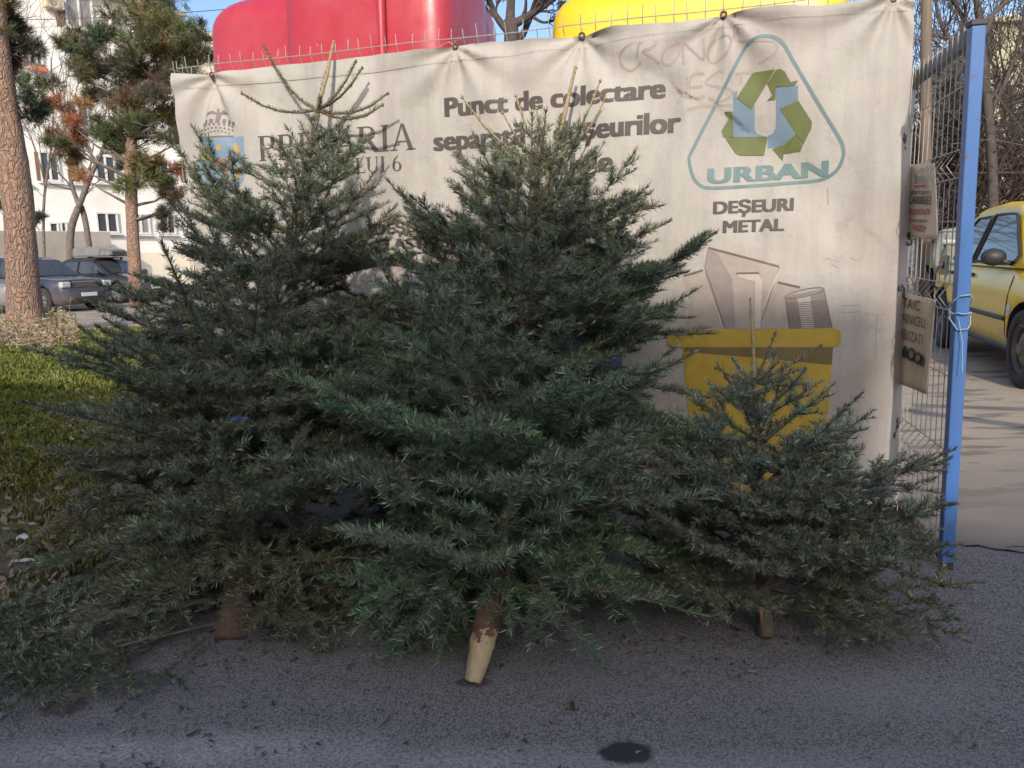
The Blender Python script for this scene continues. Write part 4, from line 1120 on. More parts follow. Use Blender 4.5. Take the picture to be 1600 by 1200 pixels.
# peeled, whittled end of the middle trunk: pale wood below, ragged reddish bark above
def butt():
    a, ax = mf(0.0); q = mf(0.062)[0]; d = q - a; x = ax.orthogonal().normalized(); y = ax.cross(x)
    m_, nt, N, L, b = new_mat('whittled_butt'); P = pos(nt)
    sx = N.new('ShaderNodeSeparateXYZ'); L.new(P, sx.inputs[0])
    zc = (a + d * 1.02).z
    h = math_(nt, 'ADD', math_(nt, 'MULTIPLY', math_(nt, 'SUBTRACT', sx.outputs[2], zc), 9.0), math_(nt, 'MULTIPLY', math_(nt, 'SUBTRACT', noise(nt, 42, 4, .6, P), .5), 1.6))
    barkf = ramp(nt, math_(nt, 'ADD', h, 0.5), [(0.48, 0.0), (0.53, 1.0)])
    wood = mix(nt, ramp(nt, noise(nt, 30, 5, .65, pos(nt, (1, 1, .3))), [(.3, 0.0), (.7, 1.0)]), (.56, .43, .26), (.38, .27, .15))
    wood = mix(nt, ramp(nt, noise(nt, 70, 4, .7, P), [(.6, 0.0), (.75, .6)]), wood, (.22, .16, .10))
    brk = mix(nt, ramp(nt, noise(nt, 50, 5, .65, P), [(.35, 0.0), (.7, 1.0)]), (.12, .05, .03), (.20, .11, .07))
    L.new(mix(nt, barkf, wood, brk), b.inputs['Base Color']); b.inputs['Roughness'].default_value = .85
    bump(nt, b, math_(nt, 'ADD', barkf, math_(nt, 'MULTIPLY', noise(nt, 55, 5, .7, pos(nt, (1, 1, .4))), .9)), .8, .006)
    n = 20; vs = []; rnd = random.Random(8)
    rows = [(0.0, 0.60), (0.03, 0.70), (0.12, 0.76), (0.28, 0.86), (0.45, 0.93), (0.6, 1.0), (0.72, 1.05), (0.85, 1.03), (0.95, 1.08), (1.05, 1.12), (1.3, 1.10), (1.55, 1.04)]
    cuts = [(rnd.uniform(0, 6.28), rnd.uniform(.80, .93)) for _ in range(6)]
    for hh, rr in rows:
        for k in range(n):
            an = 2 * math.pi * k / n; r_ = rr * (1 + rnd.uniform(-.035, .035))
            if hh < .7:
                for ca, lim in cuts:
                    cc = math.cos(an - ca + hh * .4)
                    if cc > .3: r_ = min(r_, rr * lim / cc)
            vs.append(a + d * (hh + (rnd.uniform(-.012, .012) if hh == 0 else 0)) + (x * math.cos(an) + y * math.sin(an)) * 0.041 * r_)
    fs = [(i * n + k, i * n + (k + 1) % n, (i + 1) * n + (k + 1) % n, (i + 1) * n + k) for i in range(len(rows) - 1) for k in range(n)]
    fs += [tuple(range(n - 1, -1, -1))]
    m = MB(); m.add(vs, fs); m.build('peeled_butt', m_, mroot, smooth=True)
butt()
# stubs of sawn-off branches on the left and right stumps
def stubs(root, f, items, mat):
    for t, az, ln, r in items:
        o, ax = f(t); x = ax.orthogonal().normalized(); y = ax.cross(x); d = (x * math.cos(az) + y * math.sin(az) + ax * .25).normalized()
        m = MB(); m.tube([o, o + d * (ln * .8), o + d * ln], [r * 1.3, r, r * .9], 8); m.build('branch_stub', mat, root, smooth=True)
# small tree at right
RB = ground(1197, 994)
rpts = [RB, at(1192, 930, RB.y + 0.05), at(1188, 830, RB.y + 0.16), at(1186, 720, RB.y + 0.24), at(1180, 600, RB.y + 0.30), at(1172, 545, RB.y + .31)]
def right_top(s, f, root):
    nd = at(1178, 598, RB.y + 0.30); lead = at(1172, 466, RB.y + 0.33)
    s.leader.tube([f(0.7)[0], nd, lerp(nd, lead, .5) + Vector((.004, 0, 0)), lead], [0.011, 0.0085, 0.0068, 0.004], 8)
    s.needles([nd, lead], Vector((0, -1, 0.2)), 160, 0.012, BLUISH)
    for k, (x, y, dy) in enumerate(((1212, 520, .02), (1216, 565, -.1), (1283, 540, .05), (1254, 575, -.12), (1258, 600, -.2), (1118, 575, 0.0), (1145, 560, .2), (1128, 610, -.15), (1232, 590, -.2))):
        tp = at(x, y, RB.y + 0.30 + dy); pts = [nd, lerp(nd, tp, .35) - Vector((0, 0, .01)), lerp(nd, tp, .7) - Vector((0, 0, .008)), tp]
        s.twigs.tube(pts, [0.0042, 0.0036, 0.003, 0.0024], 5); s.twigs.blob(tp, (.006, .006, .007), k, 6, 4)
        s.needles(pts, Vector((0, -0.3, .9)), 520, 0.019, BLUISH, bare=0.04)
    for t_, px_, py_, ln_ in ((0.12, 1490, 905, .80), (0.17, 1450, 850, .74), (0.10, 1330, 985, .50), (0.2, 1480, 770, .72), (0.12, 1080, 930, .45)):
        o, ax = f(t_); tp = at(px_, py_, RB.y + (0.05 if px_ > 1400 else -.15)); tp.z = max(tp.z, .06) + .05
        s.branch(o, (tp - o), ln_, ax, droop=.12, lift=0.0, nl=.029, dens=540, tint=(0.085, 0.10, 0.045), gap=.15)
def r_skew(d, t):
    return (1.08 if d.x > 0.3 else 0.95) if t < 0.45 else 1.0
rroot, rs, rf, rL = fir_tree('small bluish cut fir tree at right with a bare white leader', rpts, 37,
         [(0.0, 0.66), (0.15, 0.72), (0.36, 0.66), (0.5, 0.52), (0.64, 0.34), (0.8, 0.25), (1, 0.14)], 0.032, bark='grey_bark', whorls=8, t0=0.16, tint=BLUISH, tint_low=(0.085, 0.092, 0.042), nl=0.029, dens=540, per=(5, 7), filler=3, front=14, flen=0.48, gap=0.145, droop=0.16, skew=r_skew, t_end=0.74,
         top=right_top, angs=((0, 80), (0.5, 62), (0.9, 48)))
# pale knot and sawn face on the right stump
kb2 = MB(); c = at(1189, 952, RB.y - 0.025); kb2.blob(c, (0.012, 0.006, 0.018), 3); kb2.beam(c, c - Vector((-0.004, 0.004, 0.055)), 0.012, 0.006)
kb2.build('knot', pm('resin_knot', (0.45, 0.25, 0.15), (0.36, 0.2, 0.12), 30, 0.6), rroot, smooth=True)
stubs(lroot, lf, [(0.03, 0.6, .085, .011), (0.045, 2.4, .075, .009), (0.055, 4.0, .08, .012), (0.065, 5.2, .07, .008)], M['fir_bark'])
stubs(rroot, rf, [(0.06, 1.2, .05, .007), (0.10, 3.6, .055, .008)], M['grey_bark'])
# two smaller trees wedged behind
hpts = [at(655, 960, 3.1), at(690, 760, 3.45), at(730, 560, 3.85), at(760, 420, 4.1), at(772, 330, 4.22), at(776, 262, 4.28)]
hpts[0].z = 0.0
fir_tree('smaller cut fir tree wedged between the two tallest, mostly hidden', hpts, 51,
         [(0.0, 0.8), (0.3, 0.9), (0.55, 0.85), (0.8, 0.52), (0.92, 0.32), (1, 0.12)], 0.035, whorls=8, t0=0.2, tint=(0.055, 0.07, 0.03), nl=0.036, dens=460, per=(5, 6), filler=2, front=8, droop=0.25, t_end=0.95)
bpts = [at(265, 905, 3.3), at(240, 800, 3.45), at(222, 700, 3.6), at(222, 610, 3.75), at(230, 545, 3.85)]
bpts[0].z = 0.0
fir_tree('drooping olive cut fir tree at far left, half over the lawn', bpts, 64,
         [(0.0, 0.75), (0.3, 0.66), (0.55, 0.5), (0.8, 0.34), (1, 0.15)], 0.035, whorls=6, t0=0.10, tint=(0.075, 0.082, 0.034), tint_low=(0.092, 0.088, 0.036), nl=0.034, dens=480, per=(5, 6), filler=2, front=8, droop=0.45, skew=lambda d, t: 0.5 if d.x < -0.1 else 0.8, t_end=0.95)

# boughs lying on the ground
def bough(label, pts_px, length, seed, tint, r0=0.010, full=1.0, z0=0.04, dens=480, droop=0.12, nb=0.3):
    s = Fir(seed); s.zmax = max(0.085, z0 + 0.01); a = ground(*pts_px[0], z0); b2 = ground(*pts_px[1], 0.05)
    root = empty('fir_bough', Vector((a.x, a.y, 0.0)), label, 'fir bough', 'cut fir boughs lying on the asphalt')
    for k, (sc, off) in enumerate(((1, 0), (0.85, 0.22), (0.7, -0.24))[:3 if length > .6 else 1]):
        d = (b2 - a).normalized(); d = Matrix.Rotation(off, 3, 'Z') @ d
        o = a + (b2 - a) * (0.0 if k == 0 else 0.30 + 0.06 * k)
        s.branch(o, d + Vector((0, 0, 0.04)), length * sc, Vector((0, 0, 1)), droop=droop, lift=0.0, nl=0.029, dens=dens * 1.15, tint=tint, r0=r0, full=full, needle_bare=nb)
    s.crown(root, 'needles'); s.twigs.build('stem', M['bare_bark'], root, smooth=True)
    return root
bough('long fir bough with a bare pale stick end beside the left stump', ((330, 938), (30, 982)), 1.0, 71, (0.072, 0.088, 0.04), 0.013, z0=0.10, nb=.32)
bough('broad ragged fir bough lying flat below the long one at lower left', ((338, 975), (70, 1030)), 0.82, 72, (0.075, 0.09, 0.042), 0.008, nb=0.1)
bough('fir bough tip lying next to the left stump, half hidden', ((320, 1000), (240, 1065)), 0.45, 75, (0.072, 0.088, 0.04), 0.006, nb=0.1)
bough('small green fir sprig alone on the asphalt right of the left stump', ((425, 993), (510, 1000)), 0.30, 73, (0.08, 0.125, 0.07), 0.004, full=0.8)

# litter on the ground
def crumbs():
    g = np.random.default_rng(17); n = 7000
    px = g.uniform(-60, 1650, n); py = 880 + 330 * g.random(n) ** 0.8
    P = []
    C = []; Vs = []
    for i in range(n):
        p = ground(px[i], py[i], 0.006)
        near = math.exp(-((py[i] - 985) / 50) ** 2) * (px[i] < 1360)
        if g.random() > (0.10 if px[i] < 560 else 0.03) + 0.6 * near: continue
        if inside(np.array([p.x]), np.array([p.y]), LAWN)[0]: continue
        a = g.random() * 6.28; l = g.uniform(0.003, 0.011) * (2.2 if g.random() < .04 else 1); w = l * g.uniform(0.12, 0.5)
        ca, sa = math.cos(a), math.sin(a); z = 0.007
        Vs += [(p.x + l * ca - w * sa, p.y + l * sa + w * ca, z), (p.x - l * ca - w * sa, p.y - l * sa + w * ca, z + 0.003), (p.x - l * ca + w * sa, p.y - l * sa - w * ca, z), (p.x + l * ca + w * sa, p.y + l * sa - w * ca, z + 0.004)]
        q = g.random()
        C += [((0.05, 0.055, 0.03) if q < .5 else (0.12, 0.08, 0.05) if q < .8 else (0.28, 0.25, 0.22))] * 4
    return mesh_np('fallen_needles', np.array(Vs), np.arange(len(Vs)).reshape(-1, 4), 4, M['leaf'], color=np.array(C))
tag(crumbs(), 'fallen needles, bark crumbs and grit scattered on the asphalt', 'litter', kind='stuff')
M['paper'] = pm('paper_scrap', (0.62, 0.62, 0.62), (0.5, 0.5, 0.52), 30, 0.8)
def scrap(px, py, w, l, rz, seed, label, name='paper_scrap', cat='scrap', mat='paper', z=0.05, h=0.012):
    r = random.Random(seed); p = ground(px, py, z); n = 5; m = MB()
    vs = [p + Matrix.Rotation(rz, 3, 'Z') @ Vector(((i / n - .5) * w, (j / n - .5) * l, r.uniform(0, h) + h)) for i in range(n + 1) for j in range(n + 1)]
    m.add(vs, [(i * (n + 1) + j, (i + 1) * (n + 1) + j, (i + 1) * (n + 1) + j + 1, i * (n + 1) + j + 1) for i in range(n) for j in range(n)])
    o = m.build(name, M[mat], smooth=True); s = o.modifiers.new('thick', 'SOLIDIFY'); s.thickness = 0.002
    tag(o, label, cat)
scrap(37, 850, 0.045, 0.05, 0.3, 1, 'crumpled white paper scrap on the bare soil at far left', h=0.025)
scrap(46, 880, 0.11, 0.035, 0.25, 2, 'flat grey strip of wood litter on the soil below the white scrap')
scrap(184, 931, 0.035, 0.03, 0.6, 3, 'tiny white paper scrap among the fir boughs', h=0.02)
M['blue_plastic'] = pm('blue_plastic', (0.025, 0.06, 0.16), (0.03, 0.07, 0.2), 20, 0.4)
sb = MB(); c = at(374, 656, 2.86)
for k in range(3): sb.blob(c + Vector((0.02 * (k - 1), 0, 0.006 * (k % 2))), (0.02, 0.015, 0.012), k, 8, 5, 0.35)
tag(sb.build('plastic_scrap', M['blue_plastic'], smooth=True), 'blue plastic scrap caught in the left fir tree', 'plastic scrap')
# crack in the asphalt
cp = [ground(x, y, 0.004) for x, y in ((1492, 848), (1510, 853), (1530, 852), (1552, 858), (1580, 860), (1612, 866))]
cp2 = [ground(x, y, 0.004) for x, y in ((1570, 856), (1590, 853), (1610, 856))]
def ribbon(pts, w):
    vs = []; fs = []
    for i, p in enumerate(pts):
        q = w * (0.5 + 0.8 * ((i * 37) % 5) / 5); vs += [(p.x, p.y - q, 0.004), (p.x, p.y + q, 0.004)]
    for i in range(len(pts) - 1): fs.append((2 * i, 2 * i + 2, 2 * i + 3, 2 * i + 1))
    return vs, fs
cm = MB(); cm.add(*ribbon(cp, 0.010)); cm.add(*ribbon(cp2, 0.006))
tag(cm.build('road_crack', pm('crack', (0.02, 0.018, 0.018), None, 9, 0.95)), kind='structure')
# ------------------------------------------------------------------ apartment block at left
def wall_mat(name, c1, c2, joint=None, c3=None):
    m, nt, N, L, b = new_mat(name); P = pos(nt)
    c = mix(nt, ramp(nt, noise(nt, 0.5, 5, 0.6, P), [(0.35, 0.0), (0.68, 1.0)]), c1, c2)
    st = noise(nt, 1.2, 5, 0.65, pos(nt, (1, 1, 0.12)))
    c = mix(nt, ramp(nt, st, [(0.52, 0.0), (0.8, 0.5)]), c, tuple(x * 0.6 for x in c2))
    if joint:
        sx = N.new('ShaderNodeSeparateXYZ'); L.new(P, sx.inputs[0])
        fr = math_(nt, 'FRACT', math_(nt, 'DIVIDE', sx.outputs[2], joint))
        c = mix(nt, ramp(nt, fr, [(0.0, 1.0), (0.035, 0.0)]), c, tuple(x * 0.45 for x in c2))
    L.new(c, b.inputs['Base Color']); b.inputs['Roughness'].default_value = 0.9
    bump(nt, b, noise(nt, 30, 4, 0.6, P), 0.3, 0.01)
    return m
M['white_wall'] = wall_mat('white_render', (0.80, 0.78, 0.74), (0.72, 0.69, 0.63))
M['cream_wall'] = wall_mat('cream_render', (0.72, 0.66, 0.52), (0.64, 0.57, 0.44))
M['grey_wall'] = wall_mat('grey_render', (0.36, 0.32, 0.28), (0.26, 0.23, 0.20))
M['panel_wall'] = wall_mat('panel_render', (0.36, 0.335, 0.225), (0.29, 0.265, 0.18), joint=1.45)
def glass(name, c=(0.035, 0.04, 0.045), r=0.08):
    m, nt, N, L, b = new_mat(name)
    L.new(mix(nt, noise(nt, 3, 3, 0.5, pos(nt)), c, tuple(x * 2.2 for x in c)), b.inputs['Base Color'])
    b.inputs['Roughness'].default_value = r; b.inputs['Specular IOR Level'].default_value = 0.8
    return m
M['pane'] = glass('window_pane'); M['curtain_pane'] = glass('curtained_pane', (0.16, 0.155, 0.15), 0.15)
M['frame'] = pm('window_frame', (0.66, 0.65, 0.63), (0.58, 0.56, 0.53), 5, 0.5)
M['brown_panel'] = pm('brown_panel', (0.17, 0.11, 0.075), (0.13, 0.085, 0.06), 3, 0.7)
FA = Plane((-22, 38, 0), (0.6, 0.8, 0))
ang_fa = math.atan2(0.8, 0.6)
ap = empty('apartment_block', FA.p3(5, 0), 'white five storey apartment block behind the pines at left', 'building')
uL, uR = FA.uv(-90, 300)[0], FA.uv(303, 300)[0]; roofz = FA.uv(300, 32)[1]
m = MB(); m.box(FA.p3((uL + uR) / 2, roofz / 2, -5), (uR - uL, 10, roofz), ang_fa); m.build('wall', M['white_wall'], ap)
m = MB(); m.box(FA.p3((uL + uR) / 2, roofz + 0.12, -4.9), (uR - uL + 0.5, 10.6, 0.24), ang_fa); m.build('roof', M['grey_wall'], ap)
m = MB(); u2 = FA.uv(344, 300)[0]; z2 = FA.uv(322, 42)[1]
m.box(FA.p3((uR + 0.01 + u2 + 3) / 2, z2 / 2, -5.6), (u2 - uR + 3, 10, z2), ang_fa); m.build('rear_wing', M['cream_wall'], ap)
m = MB(); m.box(FA.p3(FA.uv(60, 390)[0], 1.4, 0.9), (5.2, 1.8, 2.8), ang_fa); m.build('porch', M['grey_wall'], ap)
m = MB(); m.box(FA.p3((uL + uR) / 2, 0.9, 0.03), (uR - uL, 0.06, 1.8), ang_fa); m.build('plinth', M['cream_wall'], ap)
def facade_window(x0, y0, x1, y1, panes=2, curtain=False, sill=True, off=0.0):
    a, b2 = FA.uv(x0, y1), FA.uv(x1, y0); w, h = b2[0] - a[0], b2[1] - a[1]; c = ((a[0] + b2[0]) / 2, (a[1] + b2[1]) / 2)
    fr = MB(); t = 0.09
    for du, dz, ww, hh in ((0, h / 2 - t / 2, w, t), (0, -h / 2 + t / 2, w, t)):
        fr.box(FA.p3(c[0] + du, c[1] + dz, 0.05 + off), (ww, 0.14, hh), ang_fa)
    for k in range(panes + 1):
        fr.box(FA.p3(a[0] + t / 2 + (w - t) * k / panes, c[1], 0.047 + off), (t, 0.13, h - 2 * t), ang_fa)
    if sill: fr.box(FA.p3(c[0], a[1] - 0.06, 0.10 + off), (w + 0.25, 0.3, 0.08), ang_fa)
    fo = fr.build('window', M['frame'], ap)
    p = MB(); p.box(FA.p3(c[0], c[1], 0.02 + off), (w - 0.05, 0.05, h - 0.05), ang_fa)
    p.build('pane', M['curtain_pane' if curtain else 'pane'], fo)
wins = [(103, -8, 141, 41, 2, True), (46, 66, 63, 104, 2, False), (64, 238, 89, 283, 2, False), (151, 332, 182, 364, 2, False), (94, 346, 103, 364, 1, False), (76, 347, 90, 364, 1, False),
        (174, 20, 190, 44, 1, True), (104, 160, 136, 196, 2, False), (150, 244, 178, 285, 2, False), (108, 252, 124, 286, 1, False), (206, 334, 232, 366, 2, True), (236, 250, 262, 288, 2, False),
        (204, 160, 228, 200, 2, True), (250, 336, 272, 366, 2, False), (14, 240, 36, 284, 2, False), (4, 60, 26, 104, 2, True), (2, 150, 24, 190, 2, False), (280, 250, 296, 288, 1, False), (232, 60, 256, 100, 2, False), (276, 165, 296, 204, 1, True)]
for w in wins: facade_window(*w)
for x0, y0, x1, y1 in ((89, -8, 102, 40), (38, 64, 45, 104), (58, 238, 63, 282)):
    a, b2 = FA.uv(x0, y1), FA.uv(x1, y0); m = MB(); m.box(FA.p3((a[0] + b2[0]) / 2, (a[1] + b2[1]) / 2, 0.03), (b2[0] - a[0], 0.05, b2[1] - a[1]), ang_fa); m.build('shutter_panel', M['brown_panel'], ap)
def facade_box(name, px, py, w, h, d, mat, label, cat):
    u, v = FA.uv(px, py); root = empty(name, FA.p3(u, v, 0.1), label, cat); m = MB(); m.box(FA.p3(u, v, 0.1 + d / 2), (w, d, h), ang_fa); m.build('casing', mat, root, bevel=0.03)
    return root, u, v
r_, u_, v_ = facade_box('air_conditioner', 79, 5, 0.85, 0.6, 0.35, pm('cream_casing', (0.55, 0.47, 0.36), None, 4, 0.6), 'cream air conditioner unit on the white block, upper left', 'air conditioner')
m = MB(); m.lathe([(0.21, 0.0), (0.21, 0.012), (0.05, 0.02)], FA.p3(u_ - 0.12, v_, 0.455), FA.N, 20); m.build('fan_grille', M['grey_wall'], r_)
r_, u_, v_ = facade_box('flower_box', 57, 109, 0.7, 0.22, 0.25, pm('terracotta', (0.50, 0.16, 0.08), (0.42, 0.13, 0.07), 8, 0.8), 'terracotta flower box under a window of the white block', 'flower box')
m = MB()
for k in range(14): m.blob(FA.p3(u_ - 0.3 + 0.045 * k, v_ + 0.16, 0.2), (0.05, 0.05, 0.09), k, 6, 4, 0.4)
m.build('plants', pm('dry_plants', (0.2, 0.13, 0.07), (0.1, 0.11, 0.05), 20, 0.9), r_)

# ------------------------------------------------------------------ pale panel block at right, and far buildings
RBP = Plane((15, 30, 0), (0.97, -0.24, 0)); a_rb = math.atan2(-0.24, 0.97)
rb = empty('panel_block', RBP.p3(10, 0), 'pale olive panel building with horizontal joints at far right', 'building')
u0 = RBP.uv(1548, 100)[0]; zt = RBP.uv(1560, 37)[1]; zb = RBP.uv(1586, 16)[1]
m = MB(); m.box(RBP.p3(u0 + 7, zt / 2, -4), (14, 8, zt), a_rb); m.build('wall', M['panel_wall'], rb)
m = MB(); m.box(RBP.p3(u0 + 7, zt + 0.08, -3.9), (14.3, 8.4, 0.16), a_rb); m.build('roof_edge', M['panel_wall'], rb)
ub = RBP.uv(1582, 20)[0]
m = MB(); m.box(RBP.p3(ub + 2, (zt + zb) / 2 + 0.1, -3), (4, 3, zb - zt), a_rb); rh = m.build('roof_house', M['grey_wall'], rb)
m = MB()
for k in range(4): m.box(RBP.p3(ub + 0.5 + 0.75 * k, (zt + zb) / 2 + 0.25, -1.48), (0.42, 0.06, 0.4), a_rb)
m.build('vent', M['frame'], rh)
FB = Plane((6, 40, 0), (0.99, 0.12, 0)); a_fb = math.atan2(0.12, 0.99)
fb = empty('grey_building', FB.p3(12, 0), 'pale grey building glimpsed through the gate mesh behind the creeper', 'building')
uL2, uR2 = FB.uv(1395, 200)[0], FB.uv(1560, 200)[0]; z3 = FB.uv(1480, 150)[1]
m = MB(); m.box(FB.p3((uL2 + uR2) / 2, z3 / 2, -4), (uR2 - uL2, 8, z3), a_fb); m.build('wall', M['white_wall'], fb)
m = MB(); m.box(FB.p3((uL2 + uR2) / 2, z3 + 0.2, -4), (uR2 - uL2 + 0.6, 8.6, 0.4), a_fb); m.build('roof', M['grey_wall'], fb)
for x0, y0, x1, y1 in ((1440, 180, 1460, 215), (1480, 180, 1500, 215), (1440, 270, 1460, 300)):
    a, b2 = FB.uv(x0, y1), FB.uv(x1, y0); m = MB(); m.box(FB.p3((a[0] + b2[0]) / 2, (a[1] + b2[1]) / 2, 0.03), (b2[0] - a[0], 0.08, b2[1] - a[1]), a_fb); w_ = m.build('window', M['frame'], fb)
    m = MB(); m.box(FB.p3((a[0] + b2[0]) / 2, (a[1] + b2[1]) / 2, 0.05), (b2[0] - a[0] - 0.16, 0.08, b2[1] - a[1] - 0.16), a_fb); m.build('pane', M['pane'], w_)

# apartment block behind the camera: its shadow lies over the foreground
Hs = 13.0; tcast = (Hs - 1.10) / math.tan(SUN_EL)
R0 = Vector((1.5, 4.0, 0)) + SUN_H * tcast
corner = R0 + BU * 0.38
SP = Plane(corner, BU, N=-BN)
a_sp = math.atan2(BU.y, BU.x)
low_edge = Vector((2.2, 3.62, 0)) + SUN_H * 0.0
# height of the lower wing whose roof edge throws its shade line through low_edge
Hw = ((corner - low_edge).dot(-BN) / SUN_H.dot(-BN)) * math.tan(SUN_EL)
sbk = empty('apartment_block', SP.p3(-17, 0), 'long apartment block across the road, casting shade on the trees', 'building')
m = MB(); m.box(SP.p3(-20, Hs / 2, -5), (40, 10, Hs), a_sp); m.build('wall', M['grey_wall'], sbk)
m = MB(); m.box(SP.p3(9.005, Hw / 2, -5), (18, 10, Hw), a_sp); m.build('wing', M['grey_wall'], sbk)
m = MB()
for i in range(15):
    for j in range(4): m.box(SP.p3(15 - 3.3 * i, 2.0 + 2.7 * j, 0.0), (1.5, 0.1, 1.4), a_sp)
tag(m.build('window_panes', M['pane'], sbk), kind='stuff')

# ------------------------------------------------------------------ pines and bare trees
def tuft_mesh(name, clumps, seed, root, parent_pts=None, nl=0.14, per=34, dens=1.0, wmul=1.0):
    """needle tufts spread in clumps: (centre, (rx, ry, rz), tint, number)"""
    g = np.random.default_rng(seed); Vs = []; Cs = []
    for c, rad, tint, num in clumps:
        num = int(num * dens)
        q = g.normal(size=(num, 3)); q /= np.linalg.norm(q, axis=1)[:, None]; q *= (g.random(num) ** 0.42)[:, None]
        cen = np.array(list(c)) + q * np.array(rad)
        out = q + np.array([0, 0, 0.45]); out /= np.linalg.norm(out, axis=1)[:, None]
        tc = np.array(tint) * g.uniform(0.65, 1.35, (num, 1))
        B = np.repeat(cen, per, axis=0); O = np.repeat(out, per, axis=0); n = len(B)
        B = B + O * (g.uniform(-0.55, 0.25, n) * nl)[:, None]
        D = O * 0.75 + g.normal(size=(n, 3)) * 0.62; D /= np.linalg.norm(D, axis=1)[:, None]
        W = np.cross(D, g.normal(size=(n, 3))); W /= np.linalg.norm(W, axis=1)[:, None]
        l = (nl * g.uniform(0.7, 1.2, n))[:, None]; w = nl * 0.045 * wmul
        Vs.append(np.stack([B - W * w * .6, B + W * w * .6, B + D * l + W * w * .3, B + D * l - W * w * .3], 1).reshape(-1, 3))
        Cs.append(np.repeat(np.repeat(tc, per, axis=0) * g.uniform(0.8, 1.2, (n, 1)), 4, axis=0))
    V = np.concatenate(Vs)
    return mesh_np(name, V, np.arange(len(V)).reshape(-1, 4), 4, M['leaf'], root, color=np.concatenate(Cs))
PG = (0.085, 0.088, 0.040); PB_ = (0.17, 0.105, 0.055); PD = (0.050, 0.055, 0.032); PY = (0.125, 0.125, 0.045); PO = (0.30, 0.16, 0.08)
def pine(label, trunk, radii, clumps_px, Y, seed, nl, kr, nn, limb_r=0.05, rz=1.0, cs_=1.0):
    root = empty('pine_tree', Vector((trunk[0].x, trunk[0].y, 0)), label, 'pine tree')
    g = MB(); rnd = random.Random(seed)
    rows = 26; P = []; R = []
    for i in range(rows):
        q = i / (rows - 1) * (len(trunk) - 1); a = min(int(q), len(trunk) - 2); P.append(trunk[a].lerp(trunk[a + 1], q - a)); R.append(lerp(radii[a], radii[a + 1], q - a) * (1 + rnd.uniform(-.035, .035)))
    g.tube(P, R, 16); g.build('trunk', M['pine_bark'], root, smooth=True)
    lb = MB(); cl = []
    for x, y, r, tint, dy in clumps_px:
        c = at(x, y, Y + dy); rr = r / F * Y * cs_
        zz = c.z - abs(c.x - P[-1].x) * 0.35 - rr * 0.6
        tp = min(P, key=lambda p: abs(p.z - max(P[0].z + 1.0, zz)))
        mid = tp.lerp(c, 0.55) - Vector((0, 0, 0.15 * (c - tp).length * 0.4)) + Vector((rnd.uniform(-.2, .2), rnd.uniform(-.2, .2), 0))
        lb.tube([tp, mid, c], [limb_r, limb_r * .6, limb_r * .25], 6)
        for k in range(7):
            d = Vector((rnd.gauss(0, 1), rnd.gauss(0, 1), rnd.gauss(0, .7) + .25)).normalized() * rr * rnd.uniform(.5, .95)
            s_ = mid.lerp(c, rnd.uniform(.4, 1)); lb.tube([s_, (s_ + c + d) / 2 + Vector((0, 0, rnd.uniform(-.1, .05))), c + d], [limb_r * .3, limb_r * .2, limb_r * .1], 4)
        for k in range(4):
            o = Vector((rnd.gauss(0, .5), rnd.gauss(0, .5), rnd.gauss(0, .45))) * rr
            cl.append((c + o, (rr * rnd.uniform(.4, .7), rr * rnd.uniform(.4, .7), rr * rnd.uniform(.3, .5) * rz), tuple(t * rnd.uniform(.8, 1.2) for t in tint), nn * r / 30))
    lb.build('limbs', M['bare_bark'], root, smooth=True)
    tuft_mesh('crown', cl, seed, root, nl=nl, per=kr)
    return root
g0 = ground(42, 524)
Y1 = g0.y
pine('near pine at the left edge with bare reddish trunk', [g0 - Vector((0, 0, .1)), at(36, 440, Y1), at(29, 320, Y1), at(17, 235, Y1), at(5, 160, Y1), at(-6, 60, Y1), at(-14, -60, Y1), at(-20, -200, Y1)],
     [0.36, 0.275, 0.265, 0.26, 0.235, 0.2, 0.16, 0.12],
     [(18, 25, 34, PB_, .6), (10, 70, 34, PD, .2), (34, 55, 20, PB_, 1.0), (-10, 120, 30, PD, 0.5), (30, 160, 30, PG, .4), (42, 172, 18, PD, .1), (-20, 20, 40, PG, .3), (22, 108, 14, PO, .8), (10, -40, 50, PG, 0), (50, -50, 40, PB_, 0), (-40, -60, 60, PD, 0), (8, 320, 16, PG, 3.5), (58, 345, 14, PD, 3.2)], Y1, 5, 0.13, 22, 40, 0.05, cs_=1.2)
Y2 = 23.0
g2 = at(207, 415, Y2); g2.z = 0
